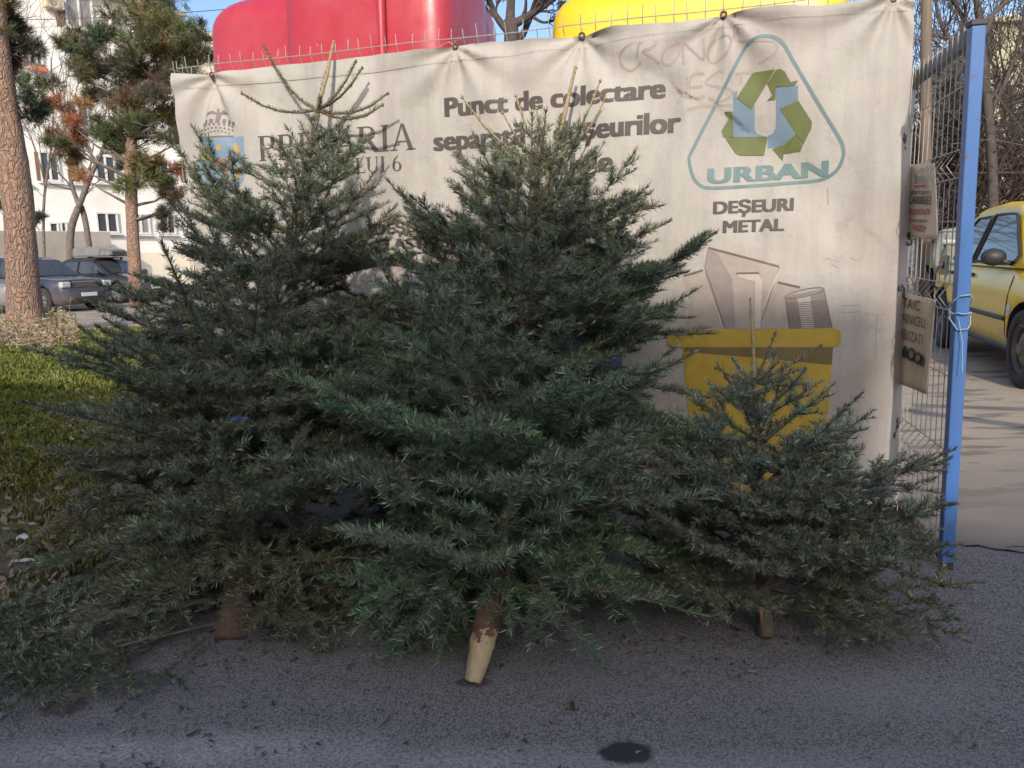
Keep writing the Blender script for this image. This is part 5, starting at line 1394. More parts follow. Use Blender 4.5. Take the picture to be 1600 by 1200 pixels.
pine('tall bushy pine standing beyond the left end of the banner', [g2, at(206, 340, Y2), at(204, 250, Y2), at(208, 170, Y2), at(214, 90, Y2), at(222, 10, Y2), at(228, -70, Y2)], [0.20, 0.17, 0.16, 0.145, 0.12, 0.09, 0.05],
     [(250, 18, 40, PG, 0), (222, -25, 45, PG, .3), (275, 40, 28, PY, -.4), (205, 45, 30, PG, .4), (175, 48, 20, PD, 0), (258, 70, 34, PG, -.5), (215, 85, 34, PG, -.7), (285, 85, 26, PG, .2), (310, 55, 12, PD, .5), (318, 82, 16, PY, 0), (150, 48, 12, PD, .6),
      (120, 85, 24, PG, .2), (130, 105, 20, PY, -.3), (105, 70, 12, PG, 0), (170, 95, 24, PD, .3), (240, 115, 34, PB_, -.3), (285, 120, 28, PG, .1), (200, 130, 30, PD, .4), (140, 140, 16, PG, .2), (265, 150, 30, PG, -.4), (225, 165, 30, PB_, -.2), (290, 160, 24, PB_, 0), (180, 185, 28, PG, -.3), (150, 200, 18, PG, .2), (250, 190, 30, PG, -.6), (285, 195, 22, PY, 0),
      (215, 205, 26, PD, .1), (100, 172, 20, PO, 0), (108, 192, 16, PO, -.2), (75, 205, 18, PB_, .4), (100, 215, 16, PG, .1), (270, 228, 24, PB_, 0), (215, 258, 28, PY, -.5), (240, 268, 22, PG, 0), (190, 245, 16, PG, .4), (110, 240, 14, PB_, .1), (118, 270, 12, PO, .1), (285, 262, 16, PO, .4), (265, 300, 14, PB_, .2), (255, 330, 14, PD, .1), (284, 320, 14, PD, 0)], Y2, 6, 0.19, 22, 44, 0.055, cs_=1.3)

def bare_branch(mb, p, d, ln, r, depth, rnd, up=0.10, spread=0.75, nk=(3, 5), jit=0.16, minr=0.004):
    n = 5 if depth > 1 else 3; pts = [p]; q = p
    for i in range(n):
        d = (d + Vector((rnd.gauss(0, jit), rnd.gauss(0, jit), rnd.gauss(0, jit) + up))).normalized(); q = q + d * (ln / n); pts.append(q)
    mb.tube(pts, [max(minr, r * (1 - 0.6 * i / n)) for i in range(n + 1)], 7 if depth > 3 else 4 if depth > 1 else 3, caps=False)
    if depth <= 0: return
    for k in range(rnd.randint(*nk)):
        t = rnd.uniform(0.35, 1.0); fi = t * n; a = min(int(fi), n - 1); s = pts[a].lerp(pts[a + 1], fi - a)
        v = Vector((rnd.gauss(0, 1), rnd.gauss(0, 1), rnd.gauss(0, 0.7))); v = (v - d * v.dot(d)); v.normalize()
        bare_branch(mb, s, (d + v * spread * rnd.uniform(.6, 1.3)).normalized(), ln * rnd.uniform(.5, .78), max(minr, r * (1 - .6 * t) * rnd.uniform(.5, .75)), depth - 1, rnd, up, spread, nk, jit, minr)
def bare_tree(label, limbs, seed, mat='bare_bark', depth=3, nk=(3, 5), sub=0.5, minr=0.006, group='bare winter trees', spread=0.75):
    """limbs: (points, r0, r1); twigs grow from the upper part of each limb"""
    rnd = random.Random(seed); b0 = limbs[0][0][0]
    root = empty('bare_tree', Vector((b0.x, b0.y, 0)), label, 'tree', group)
    tr = MB(); tw = MB()
    for k, (pts, r0, r1, *tg) in enumerate(limbs):
        fine = smooth3(pts, 5); n = len(fine); rs = [lerp(r0, r1, i / (n - 1)) for i in range(n)]
        tr.tube(fine, rs, 9)
        num = tg[0] if tg else 6
        L_ = sum((b_ - a_).length for a_, b_ in zip(fine, fine[1:]))
        for j in range(num):
            t = rnd.uniform(0.3, 1.0) if j else 1.0; i = min(n - 2, int(t * (n - 1))); d = (fine[i + 1] - fine[i]).normalized()
            v = Vector((rnd.gauss(0, 1), rnd.gauss(0, 1), rnd.gauss(0, .6) + .2)); v = (v - d * v.dot(d)).normalized()
            bare_branch(tw, fine[i], (d + v * (0.8 if j else 0.1)).normalized(), L_ * sub * rnd.uniform(.6, 1), rs[i] * .55, depth, rnd, nk=nk, minr=minr, spread=spread)
    tr.build('trunk', M[mat], root, smooth=True); tw.build('crown', M[mat], root)
    return root
def smooth3(pts, n=5):
    out = []; m = len(pts)
    for i in range(m - 1):
        p0, p1, p2, p3 = pts[max(i - 1, 0)], pts[i], pts[i + 1], pts[min(i + 2, m - 1)]
        for k in range(n):
            t = k / n; out.append(0.5 * ((2 * p1) + (p2 - p0) * t + (2 * p0 - 5 * p1 + 4 * p2 - p3) * t * t + (3 * p1 - p0 - 3 * p2 + p3) * t ** 3))
    out.append(pts[-1]); return out
def A(Y, *pp): return [at(x, y, Y) for x, y in pp]
gb = lambda x, Y: Vector((at(x, 410, Y).x, Y, 0))
bare_tree('forked bare tree with crossing stems before the white block', [([gb(104, 27)] + A(27, (110, 370), (122, 325)), .13, .11, 1), ([gb(144, 27.2)] + A(27.2, (136, 360), (127, 322)), .10, .09, 1),
          (A(27, (122, 326), (142, 275), (158, 240), (170, 205)), .10, .04, 6), (A(27, (124, 324), (110, 280), (108, 230), (100, 195)), .08, .03, 6), (A(27, (150, 255), (120, 200), (85, 150), (80, 90)), .05, .02, 6), (A(27, (85, 150), (60, 110), (35, 88)), .03, .012, 4), (A(27, (158, 240), (200, 235), (240, 215)), .04, .015, 4)], 21, depth=2, nk=(3, 5), sub=.55, minr=.007)
bare_tree('thin bare sapling near the white wall left of the pine', [([gb(64, 24)] + A(24, (68, 330), (80, 230), (84, 160)), .05, .02, 7), (A(24, (72, 290), (50, 220), (20, 160)), .03, .012, 6), (A(24, (76, 255), (105, 190), (125, 120)), .03, .012, 6)], 22, depth=2, nk=(3, 5), sub=.6, minr=.006)
bare_tree('bare tree with dense twigs seen between the red and yellow containers', [([gb(800, 13)] + A(13, (800, 200), (799, 60), (797, 30)), .16, .10, 2), (A(13, (799, 55), (775, 25), (755, -20)), .07, .03, 7), (A(13, (798, 40), (830, 22), (870, -5)), .08, .04, 8), (A(13, (797, 32), (800, -10), (812, -60)), .08, .04, 7), (A(13, (830, 24), (850, 35), (880, 28)), .03, .012, 5)], 23, 'dark_twig', depth=3, nk=(3, 4), sub=.5, minr=.006)
bare_tree('gnarled bare tree overhanging the top of the gate', [([gb(1560, 15)] + A(15, (1550, 250), (1536, 100), (1530, 30), (1522, -30)), .10, .05, 5), (A(15, (1534, 70), (1500, 20), (1470, -30)), .05, .02, 9), (A(15, (1532, 40), (1570, 5), (1600, -30)), .05, .02, 6), (A(15, (1540, 130), (1500, 90), (1468, 30), (1460, -20)), .05, .02, 8), (A(15, (1545, 160), (1590, 90), (1620, 60)), .045, .02, 7), (A(15, (1536, 90), (1480, 60), (1440, 55)), .035, .015, 8)], 24, 'dark_twig', depth=2, nk=(3, 5), sub=.55, minr=.007)
bare_tree('bare shrubby tree spreading before the olive panel building', [([gb(1590, 19)] + A(19, (1588, 330), (1585, 220), (1575, 130)), .09, .04, 8), (A(19, (1586, 260), (1550, 180), (1535, 120)), .05, .02, 8), (A(19, (1586, 230), (1620, 160), (1640, 60)), .05, .02, 8), ([gb(1545, 18.6)] + A(18.6, (1548, 300), (1560, 200), (1600, 150)), .05, .02, 8)], 25, 'dark_twig', depth=3, nk=(2, 4), sub=.5, minr=.009)
# creeper tangle over an iron fence
cr_ = empty('creeper', Vector((at(1490, 300, 17).x, 17, 0)), 'brown leafless creeper smothering the far iron fence behind the gate', 'creeper')
rnd = random.Random(31); cm_ = MB(); lv = []
for k in range(46):
    x = rnd.uniform(1395, 1660); Y = 17 + rnd.uniform(-.7, .7); top = rnd.uniform(105, 235) if x < 1550 else rnd.uniform(190, 290)
    b0 = Vector((at(x, 400, Y).x, Y, 0)); t1 = at(x + rnd.uniform(-40, 40), top, Y)
    bare_branch(cm_, b0, (t1 - b0).normalized(), (t1 - b0).length, 0.022, 2, rnd, up=0.02, nk=(4, 6), jit=.22, minr=.008)
    if x < 1560 or rnd.random() < .4:
        for j in range(7):
            c = b0.lerp(t1, rnd.uniform(.35, 1.02)); lv.append((c, (.35, .3, .4), (0.055, 0.036, 0.030) if rnd.random() < .75 else (0.11, 0.055, 0.035), 16))
cm_.build('stems', M['dark_twig'], cr_); tuft_mesh('dry_leaves', lv, 8, cr_, nl=0.13, per=7, wmul=3.2)
M['iron'] = pm('dark_iron', (0.06, 0.055, 0.055), None, 9, 0.6)
ifn = empty('iron_fence', Vector((at(1500, 400, 15.8).x, 15.8, 0)), 'dark iron fence with slim posts behind the yellow taxi', 'fence')
for x, top in ((1556, 262), (1436, 262), (1500, 262), (1610, 262)):
    b0 = Vector((at(x, 400, 15.8).x, 15.8, 0)); m = MB(); m.tube([b0, at(x, top, 15.8)], 0.035, 8); m.build('post', M['iron'], ifn)
m = MB()
for y in (270, 345):
    m.tube([at(1400, y + 3, 15.8), at(1660, y - 2, 15.8)], 0.018, 6)
m.build('rail', M['iron'], ifn)
# utility pole and cables
up_ = empty('utility_pole', Vector((at(1452, 400, 13).x, 13, 0)), 'brown wooden utility pole rising behind the gate mesh', 'pole')
m = MB(); b0 = Vector((at(1452, 400, 13).x, 13, 0)); m.tube([b0, lerp(b0, at(1449, -200, 13), .5), at(1449, -200, 13)], [0.095, 0.085, 0.075], 12); m.build('shaft', pm('pole_wood', (0.17, 0.125, 0.09), (0.12, 0.09, 0.07), 4, 0.9, stretch=(6, 6, .4)), up_, smooth=True)
m = MB(); tpp = at(1449, -180, 13); m.beam(tpp - Vector((.7, 0, 0)), tpp + Vector((.7, 0, 0)), .1, .1); m.build('crossarm', M['rust'], up_)
def cable(a, b2, sag, r, label):
    pts = [lerp(a, b2, t) - Vector((0, 0, sag * 4 * t * (1 - t))) for t in np.linspace(0, 1, 20)]; m = MB(); m.tube(pts, r, 5); tag(m.build('overhead_cable', M['iron']), label, 'cable')
cable(at(-150, 28, 36), at(420, 8, 30), 0.25, 0.014, 'thin dark cable crossing the sky left of the red container')
cable(at(1440, 128, 20), at(1720, 138, 19), 0.02, 0.03, 'thick dark cable across the olive panel building')
# unseen railing added outside the right edge to throw two shade stripes on the asphalt
rl = empty('shade_railing', Vector((4.6, 3.4, 0)), 'unseen grey pipe railing added right of the view to cast shade stripes', 'railing')
for zr, rr, pa, pb in ((1.0, 0.055, (1436, 645), (1600, 667)), (0.84, 0.04, (1436, 634), (1600, 640))):
    a_, b_ = ground(*pa), ground(*pb); e_ = (b_ - a_).normalized(); sh = SUN_H * (zr / math.tan(SUN_EL)) + Vector((0, 0, zr))
    m = MB(); m.tube([a_ - e_ * 0.05 + sh, b_ + e_ * 3.0 + sh], rr, 10); m.build('rail', M['rail'], rl)
a_ = ground(1600, 667) + SUN_H * (1.0 / math.tan(SUN_EL))
for k in (0.5, 2.8):
    m = MB(); p_ = a_ + e_ * k; m.tube([p_, p_ + Vector((0, 0, 1.0))], 0.028, 10); m.build('post', M['rail'], rl)

# dry weeds round the pine
def weeds():
    g = np.random.default_rng(40); rnd = random.Random(40); Vs = []; Cs = []
    for k in range(900):
        px = rnd.uniform(-60, 118); py = rnd.uniform(512, 556) - 0.06 * abs(px - 40); b0 = ground(px, py)
        h = rnd.uniform(.12, .5) * (1.4 if rnd.random() < .08 else 1); d = Vector((rnd.gauss(0, .25), rnd.gauss(0, .25), 1)).normalized()
        col = (0.36, 0.27, 0.18) if rnd.random() < .75 else (0.22, 0.20, 0.10) if rnd.random() < .6 else (0.12, 0.13, 0.05)
        def strip(a, c, w):
            s_ = (c - a).cross(Vector((rnd.gauss(0, 1), rnd.gauss(0, 1), 0.1))).normalized() * w
            Vs.extend([a - s_, a + s_, c + s_ * .5, c - s_ * .5]); Cs.extend([tuple(q * rnd.uniform(.8, 1.2) for q in col)] * 4)
        t = b0 + d * h; strip(b0, t, .006)
        for j in range(rnd.randint(4, 9)):
            s0 = b0 + d * h * rnd.uniform(.3, 1); strip(s0, s0 + Vector((rnd.gauss(0, 1), rnd.gauss(0, 1), rnd.gauss(.3, .6))).normalized() * rnd.uniform(.03, .12), .009)
    return mesh_np('dry_weeds', np.array([list(v) for v in Vs]), np.arange(len(Vs)).reshape(-1, 4), 4, M['leaf'], color=np.array(Cs))
tag(weeds(), 'dry straw coloured weeds round the foot of the near pine', 'weeds', kind='stuff')
# ------------------------------------------------------------------ cars
M['tyre'] = pm('tyre_rubber', (0.022, 0.021, 0.021), (0.04, 0.036, 0.032), 12, 0.85)
M['rim'] = pm('wheel_rim', (0.36, 0.35, 0.34), (0.26, 0.25, 0.24), 12, 0.4, metal=0.7)
M['steel_rim'] = pm('steel_wheel', (0.20, 0.17, 0.14), (0.14, 0.12, 0.10), 12, 0.6, metal=0.4)
M['black_trim'] = pm('black_trim', (0.025, 0.024, 0.024), (0.035, 0.033, 0.032), 9, 0.55)
M['car_glass'] = glass('car_glass', (0.03, 0.034, 0.04), 0.05)
M['lamp'] = pm('headlamp_glass', (0.55, 0.55, 0.56), (0.42, 0.42, 0.43), 20, 0.12, coat=0.5)
M['chrome'] = pm('chrome', (0.6, 0.6, 0.6), (0.5, 0.5, 0.5), 9, 0.2, metal=0.9)
M['plate'] = pm('number_plate', (0.65, 0.65, 0.66), (0.6, 0.6, 0.6), 30, 0.5)
M['seat_dark'] = pm('dark_cabin', (0.02, 0.02, 0.022), None, 9, 0.9)
def car(label, loc, head, paint, D, scale=1.0, name='parked_car', group=None, rim='rim', plate=None):
    """D: dimensions; local x forward, y left, z up; loc = point under the middle of the wheelbase"""
    root = empty(name, loc, label, 'car', group, head); root.scale = (scale,) * 3
    L, W, H = D['L'], D['W'], D['H']; xf, xr = D['xf'], D['xf'] - L; n = 46
    xs = np.linspace(xf, xr, n); wf, wr = D['wb'] / 2, -D['wb'] / 2
    zt = np.interp(-xs, [-p[0] for p in D['top']], [p[1] for p in D['top']])
    hw = np.interp(-xs, [-p[0] for p in D['plan']], [p[1] for p in D['plan']])
    zb = np.interp(-xs, [-xf, -xf + .10, -xf + .5, -xr - .5, -xr - .08, -xr], [.36, .24, .20, .22, .28, .40])
    rows = []
    prof = [(0.0, 0.0), (0.80, 0.0), (0.93, 0.05), (0.985, 0.22), (1.0, 0.45), (0.985, 0.70), (0.945, 0.88), (0.88, 0.965), (0.70, 1.0), (0.0, 1.025)]
    full = prof + [(-a, b2) for a, b2 in prof[-2:0:-1]]; k = len(full)
    vs = []
    for x, z1, w, z0 in zip(xs, zt, hw, zb):
        for a, b2 in full: vs.append((x, a * w, z0 + (z1 - z0) * b2))
    fs = [(i * k + j, i * k + (j + 1) % k, (i + 1) * k + (j + 1) % k, (i + 1) * k + j) for i in range(n - 1) for j in range(k)]
    fs += [tuple(range(k - 1, -1, -1)), tuple((n - 1) * k + j for j in range(k))]
    m = MB(); m.add(vs, fs); body = m.build('body', [paint, M['black_trim']], root, smooth=True, local=True)
    bm = bmesh.new(); bm.from_mesh(body.data); bmesh.ops.recalc_face_normals(bm, faces=bm.faces[:]); bm.to_mesh(body.data); bm.free()
    # wheel arches cut through the sides
    R = D['R']; cut = MB()
    for wx in (wf, wr):
        for sgn in (-1, 1): cut.lathe([(R * 1.16, -0.16), (R * 1.16, 0.16)], (wx, sgn * (W / 2 - 0.06), R * 1.02), Vector((0, 1, 0)), 28)
    co = cut.build('cutter', M['black_trim'], None)
    bmc = bmesh.new(); bmc.from_mesh(co.data); bmesh.ops.recalc_face_normals(bmc, faces=bmc.faces[:]); bmc.to_mesh(co.data); bmc.free()
    body.parent = None
    bo = body.modifiers.new('arches', 'BOOLEAN'); bo.object = co; bo.operation = 'DIFFERENCE'; bo.solver = 'EXACT'
    dg = bpy.context.evaluated_depsgraph_get(); dg.update()
    nm = bpy.data.meshes.new_from_object(body.evaluated_get(dg)); body.modifiers.clear(); old = body.data; body.data = nm; body.parent = root
    bpy.data.objects.remove(co)
    # cabin
    c = D['cab']; b_, t_ = D['belt'], H; wb_, wr_ = D['wbelt'], D['wroof']
    zbase = b_ - 0.03
    ring = [(c[0], c[1]), (c[4], c[5])]
    nx = 9; rowsv = []
    def side_y(z): return wb_ + (wr_ - wb_) * (z - zbase) / (t_ - zbase)
    pr = [(c[0], zbase), (c[1], t_ - 0.10), (c[1] - 0.22, t_ - 0.02), ((c[1] + c[2]) / 2, t_ + 0.012), (c[2] + 0.22, t_ - 0.015), (c[2], t_ - 0.09), (c[3], zbase)]
    ys = [-1, -0.96, -0.85, 0, 0.85, 0.96, 1]; dz = [-0.06, -0.02, 0, 0.012, 0, -0.02, -0.06]
    vs = []
    for x, z in pr:
        for y, d_ in zip(ys, dz):
            zz = z + (d_ if z > zbase + .01 else 0); vs.append((x, y * side_y(z), zz))
    m = MB(); q = len(ys); fs = [(i * q + j, i * q + j + 1, (i + 1) * q + j + 1, (i + 1) * q + j) for i in range(len(pr) - 1) for j in range(q - 1)]
    fs += [tuple(i * q for i in range(len(pr)))[::-1], tuple(i * q + q - 1 for i in range(len(pr)))]
    m.add(vs, fs); cab = m.build('roof', paint, root, local=True, smooth=True, bevel=0.03, segs=3)
    bm = bmesh.new(); bm.from_mesh(cab.data); bmesh.ops.recalc_face_normals(bm, faces=bm.faces[:]); bm.to_mesh(cab.data); bm.free()
    cab.data.polygons.foreach_set('use_smooth', np.zeros(len(cab.data.polygons), dtype=bool))
    # side glass
    for sgn in (-1, 1):
        for poly in D['win']:
            bm = bmesh.new(); pts = smooth_line(poly, 3, True) if len(poly) > 5 else poly
            vv = [bm.verts.new((x, sgn * (side_y(z) + 0.008), z)) for x, z in pts]; bm.faces.new(vv if sgn < 0 else vv[::-1]); bmesh.ops.triangulate(bm, faces=bm.faces[:])
            me = bpy.data.meshes.new('side_window'); bm.to_mesh(me); bm.free(); wo = link('side_window', me, M['car_glass'], root)
            t = MB(); lp = [(x, sgn * (side_y(z) + 0.010), z) for x, z in pts]; t.tube(lp + [lp[0]], 0.014, 5, caps=False); t.build('seal', M['black_trim'], wo, local=True)
    # windscreen and rear glass
    for x0, x1, s_ in ((c[0], c[1], 1), (c[3], c[2], -1)):
        za, zb2 = zbase + 0.06, t_ - 0.13
        fa = 0.06 / (t_ - .1 - zbase); xa, xb = lerp(x0, x1, fa), lerp(x0, x1, (zb2 - zbase) / (t_ - .1 - zbase)); o = 0.012 * s_
        ya, yb = side_y(za) * .9, side_y(zb2) * .88
        vv = [(xa + o, -ya, za + .012), (xa + o, ya, za + .012), (xb + o, yb, zb2 + .012), (xb + o, -yb, zb2 + .012)]
        m = MB(); m.add(vv, [(0, 1, 2, 3) if s_ > 0 else (3, 2, 1, 0)]); m.build('windscreen' if s_ > 0 else 'rear_window', M['car_glass'], root, local=True)
    # wheels
    for wx in (wf, wr):
        for sgn in (-1, 1):
            y = sgn * (W / 2 - 0.10); ax = Vector((0, sgn, 0)); m = MB()
            m.lathe([(R * .62, -.10), (R * .93, -.10), (R, -.065), (R, .065), (R * .93, .098), (R * .64, .10), (R * .62, .06)], (wx, y, R), ax, 30); wo = m.build('wheel', M['tyre'], root, smooth=True, local=True)
            m = MB(); m.lathe([(R * .64, -.06), (R * .64, .085), (R * .58, .09), (R * .54, .05), (R * .2, .075), (R * .14, .10), (0.004, .102)], (wx, y, R), ax, 30)
            for s in range(5 if rim == 'rim' else 0):
                a = s * 2 * math.pi / 5 + .3; dv = Vector((math.cos(a), 0, math.sin(a))); cc = Vector((wx, y, R)) + ax * .088
                m.beam(cc + dv * R * .12, cc + dv * R * .58, .06, .03, up=ax)
            m.build('rim', M[rim], wo, local=True)
    # front: lamps, grille, plate, bumper strip
    for sgn in (-1, 1):
        m = MB(); hx = D['lamp'][0]; m.box((hx, sgn * D['lamp'][1], D['lamp'][2]), D['lamp'][3]); m.build('headlight', M['lamp'], root, local=True, bevel=.04, segs=3)
        m = MB(); m.blob((D['mir'][0], sgn * (D['wbelt'] + 0.13), D['mir'][1]), (.075, .10, .075), 2, 10, 8, .04); m.beam((D['mir'][0] + .02, sgn * (D['wbelt'] - .02), D['mir'][1] - .06), (D['mir'][0], sgn * (D['wbelt'] + .11), D['mir'][1] - .02), .06, .04)
        mo = m.build('mirror', M['black_trim'], root, local=True, smooth=True)
        # door seams, handles and rub strip
        bw = lambda x, z: float(np.interp(-x, [-p[0] for p in D['plan']], [p[1] for p in D['plan']]))
        def sy(x, z):
            z1 = float(np.interp(-x, [-p[0] for p in D['top']], [p[1] for p in D['top']])); z0 = .22
            f = (z - z0) / (z1 - z0); return float(np.interp(f, [b2 for a, b2 in prof[1:9]], [a for a, b2 in prof[1:9]])) * bw(x, z)
        m = MB()
        for x in D['seams']:
            m.tube([(x, sgn * (sy(x, z) + .001), z) for z in np.linspace(.30, D['belt'] - .02, 9)], .006, 4)
        m.build('door_seam', M['black_trim'], root, local=True)
        m = MB(); xs2 = np.linspace(wf - R * 1.25, wr + R * 1.25, 12)
        m.tube([(x, sgn * (sy(x, .52) + .004), .52) for x in xs2], .022, 6); m.build('rub_strip', M['black_trim'], root, local=True)
        m = MB(); m.tube([(x, sgn * (sy(x, .27) + .002), .27) for x in xs2], .028, 6); m.build('sill', M['black_trim'], root, local=True)
        for x in D['handles']:
            m = MB(); m.box((x, sgn * (sy(x, D['belt'] - .12) + .012), D['belt'] - .12), (.19, .03, .035)); m.build('door_handle', M['black_trim'], root, local=True, bevel=.01)
    m = MB(); m.box((D['lamp'][0] + .035, 0, D['lamp'][2] - .02), (.06, D['lamp'][1] * 1.35, .15)); gr = m.build('grille', M['black_trim'], root, local=True, bevel=.02)
    m = MB()
    for k2 in range(3): m.box((D['lamp'][0] + .07, 0, D['lamp'][2] - .06 + .045 * k2), (.02, D['lamp'][1] * 1.25, .016))
    m.box((D['lamp'][0] + .06, 0, D['lamp'][2] + .075), (.05, D['lamp'][1] * 1.4, .035)); m.build('grille_bar', M['chrome'], gr, local=True)
    m = MB(); m.box((xf + .005, 0, .50), (.03, .52, .11)); m.build('number_plate', M['plate'], root, local=True, bevel=.005)
    m = MB(); m.box((xf - .02, 0, .34), (.08, W * .55, .12)); m.build('air_intake', M['black_trim'], root, local=True, bevel=.02)
    for sgn in (-1, 1):
        m = MB(); m.box((xr + .04, sgn * W * .36, D['belt'] - .12), (.10, .22, .26)); m.build('tail_light', flat('tail_red', (.35, .02, .02)), root, local=True, bevel=.03)
    return root
SUV = dict(L=4.55, W=1.84, H=1.62, xf=2.18, wb=2.68, R=.36, belt=1.02, wbelt=.84, wroof=.66, cab=(1.02, .30, -1.72, -2.16, 0, 0),
           top=[(2.18, .60), (2.14, .82), (2.0, .93), (1.0, 1.03), (-2.2, 1.03), (-2.33, .95), (-2.37, .65)], plan=[(2.18, .62), (2.10, .80), (1.8, .90), (1.2, .92), (-1.8, .92), (-2.2, .86), (-2.37, .74)],
           win=[[(.72, 1.05), (.24, 1.46), (-.42, 1.50), (-.42, 1.05)], [(-.50, 1.05), (-.50, 1.50), (-1.22, 1.50), (-1.30, 1.05)], [(-1.38, 1.06), (-1.32, 1.49), (-1.66, 1.46), (-1.95, 1.06)]],
           lamp=(2.08, .70, .80, (.16, .30, .17)), mir=(.62, 1.08), seams=(.85, -.46, -1.34), handles=(-.30, -1.16))
SED = dict(L=4.40, W=1.78, H=1.47, xf=2.15, wb=2.62, R=.32, belt=.93, wbelt=.82, wroof=.60, cab=(1.05, .22, -1.30, -1.86, 0, 0),
           top=[(2.15, .52), (2.10, .70), (1.92, .79), (1.0, .94), (-1.8, .96), (-2.15, .93), (-2.25, .6)], plan=[(2.15, .55), (2.05, .76), (1.7, .87), (1.1, .89), (-1.7, .89), (-2.1, .82), (-2.25, .68)],
           win=[[(.78, .96), (.20, 1.33), (-.40, 1.36), (-.40, .96)], [(-.48, .96), (-.48, 1.36), (-1.05, 1.33), (-1.22, .96)]],
           lamp=(2.00, .62, .70, (.22, .30, .13)), mir=(.66, .99), seams=(.88, -.44, -1.26), handles=(-.28, -1.1))
TAX = dict(L=4.25, W=1.74, H=1.53, xf=2.08, wb=2.63, R=.315, belt=.97, wbelt=.80, wroof=.585, cab=(1.12, .33, -1.30, -1.75, 0, 0),
           top=[(2.08, .55), (2.03, .72), (1.88, .82), (1.1, .97), (-1.6, .99), (-2.08, .97), (-2.17, .62)], plan=[(2.08, .58), (1.98, .76), (1.65, .86), (1.0, .87), (-1.6, .87), (-2.0, .80), (-2.17, .68)],
           win=[[(.80, .99), (.56, 1.20), (.27, 1.38), (.10, 1.41), (-.36, 1.415), (-.40, 1.38), (-.40, 1.0), (-.36, .98)], [(-.50, .99), (-.50, 1.41), (-.95, 1.40), (-1.12, 1.30), (-1.22, .99)]],
           lamp=(1.92, .60, .72, (.22, .32, .17)), mir=(.70, 1.03), seams=(.92, -.45, -1.26), handles=(-.30, -1.08))
def carpaint(name, c, dust=None, coat=0.5, rough=0.35):
    m, nt, N, L, b = new_mat(name); P = pos(nt)
    d = dust or tuple(min(1, x * 0.7 + .08) for x in c)
    sx = N.new('ShaderNodeSeparateXYZ'); L.new(P, sx.inputs[0])
    low = math_(nt, 'MULTIPLY', ramp(nt, sx.outputs[2], [(0.15, 1.0), (0.85, 0.0)]), noise(nt, 5, 5, .6, P))
    cc = mix(nt, ramp(nt, noise(nt, 3, 5, .65, P), [(.45, 0.0), (.8, .35)]), c, d)
    cc = mix(nt, low, cc, (.20, .165, .13))
    L.new(cc, b.inputs['Base Color']); b.inputs['Roughness'].default_value = rough; b.inputs['Coat Weight'].default_value = coat; b.inputs['Coat Roughness'].default_value = .1
    return m
def place(contact, head, D, front=True, side=-1, scale=1.0):
    """loc so that the given wheel (front/rear, side) stands at the contact point"""
    v = Vector(((D['wb'] / 2) * (1 if front else -1), side * (D['W'] / 2 - .05), 0)) * scale
    return contact - Matrix.Rotation(head, 3, 'Z') @ v
hd = math.atan2(-0.36, 0.93)
c1 = ground(69, 489)
lot = 'cars parked across the lot at left'
car('dusty dark blue estate car parked behind the near pine', place(c1, hd, SUV, scale=.96), hd, carpaint('dark_blue_paint', (.022, .026, .052), (.16, .14, .13)), SUV, scale=.96, group=lot)
c2 = ground(186, 474)
blk = car('black saloon with a grey roof box parked right of the estate', place(c2, hd, SED, scale=1.03), hd, carpaint('black_paint', (.016, .015, .016), (.09, .08, .075)), SED, scale=1.03, group=lot)
cs = ground(-16, 492)
car('silver grey car whose nose shows at the left edge', place(cs, hd, SED), hd, carpaint('silver_paint', (.20, .20, .205), (.24, .22, .2)), SED, group=lot)
# roof box
M['roof_box'] = pm('roof_box', (.20, .195, .19), (.16, .155, .15), 4, .35)
bl = root_loc(blk); Rb = Matrix.Rotation(hd, 3, 'Z'); br_ = empty('roof_box', bl + Rb @ Vector((-.35, 0, 1.52)), 'grey plastic roof box strapped on top of the black saloon', 'roof box', rz=hd)
m = MB(); vs = []
for x, w, z0, z1 in ((1.0, .30, .10, .16), (.92, .40, .04, .26), (.3, .42, .03, .36), (-.8, .42, .03, .38), (-1.0, .38, .05, .34), (-1.04, .3, .10, .26)):
    vs += [(x, -w, z0 + .05), (x, -w * .95, z0), (x, w * .95, z0), (x, w, z0 + .05), (x, w * .95, z1 - .08), (x, w * .7, z1), (x, -w * .7, z1), (x, -w * .95, z1 - .08)]
fs = [(i * 8 + j, i * 8 + (j + 1) % 8, (i + 1) * 8 + (j + 1) % 8, (i + 1) * 8 + j) for i in range(5) for j in range(8)] + [tuple(range(7, -1, -1)), tuple(range(40, 48))]
m.add(vs, fs); m.build('lid', M['roof_box'], br_, smooth=False, local=True, bevel=.02)
m = MB()
for x in (.45, -.55):
    m.beam((x, -.6, -.01), (x, .6, -.01), .05, .03)
    for y in (-.55, .55): m.beam((x, y, -.01), (x, y, -.10), .05, .04)
m.build('roof_bar', M['iron'], br_, local=True)

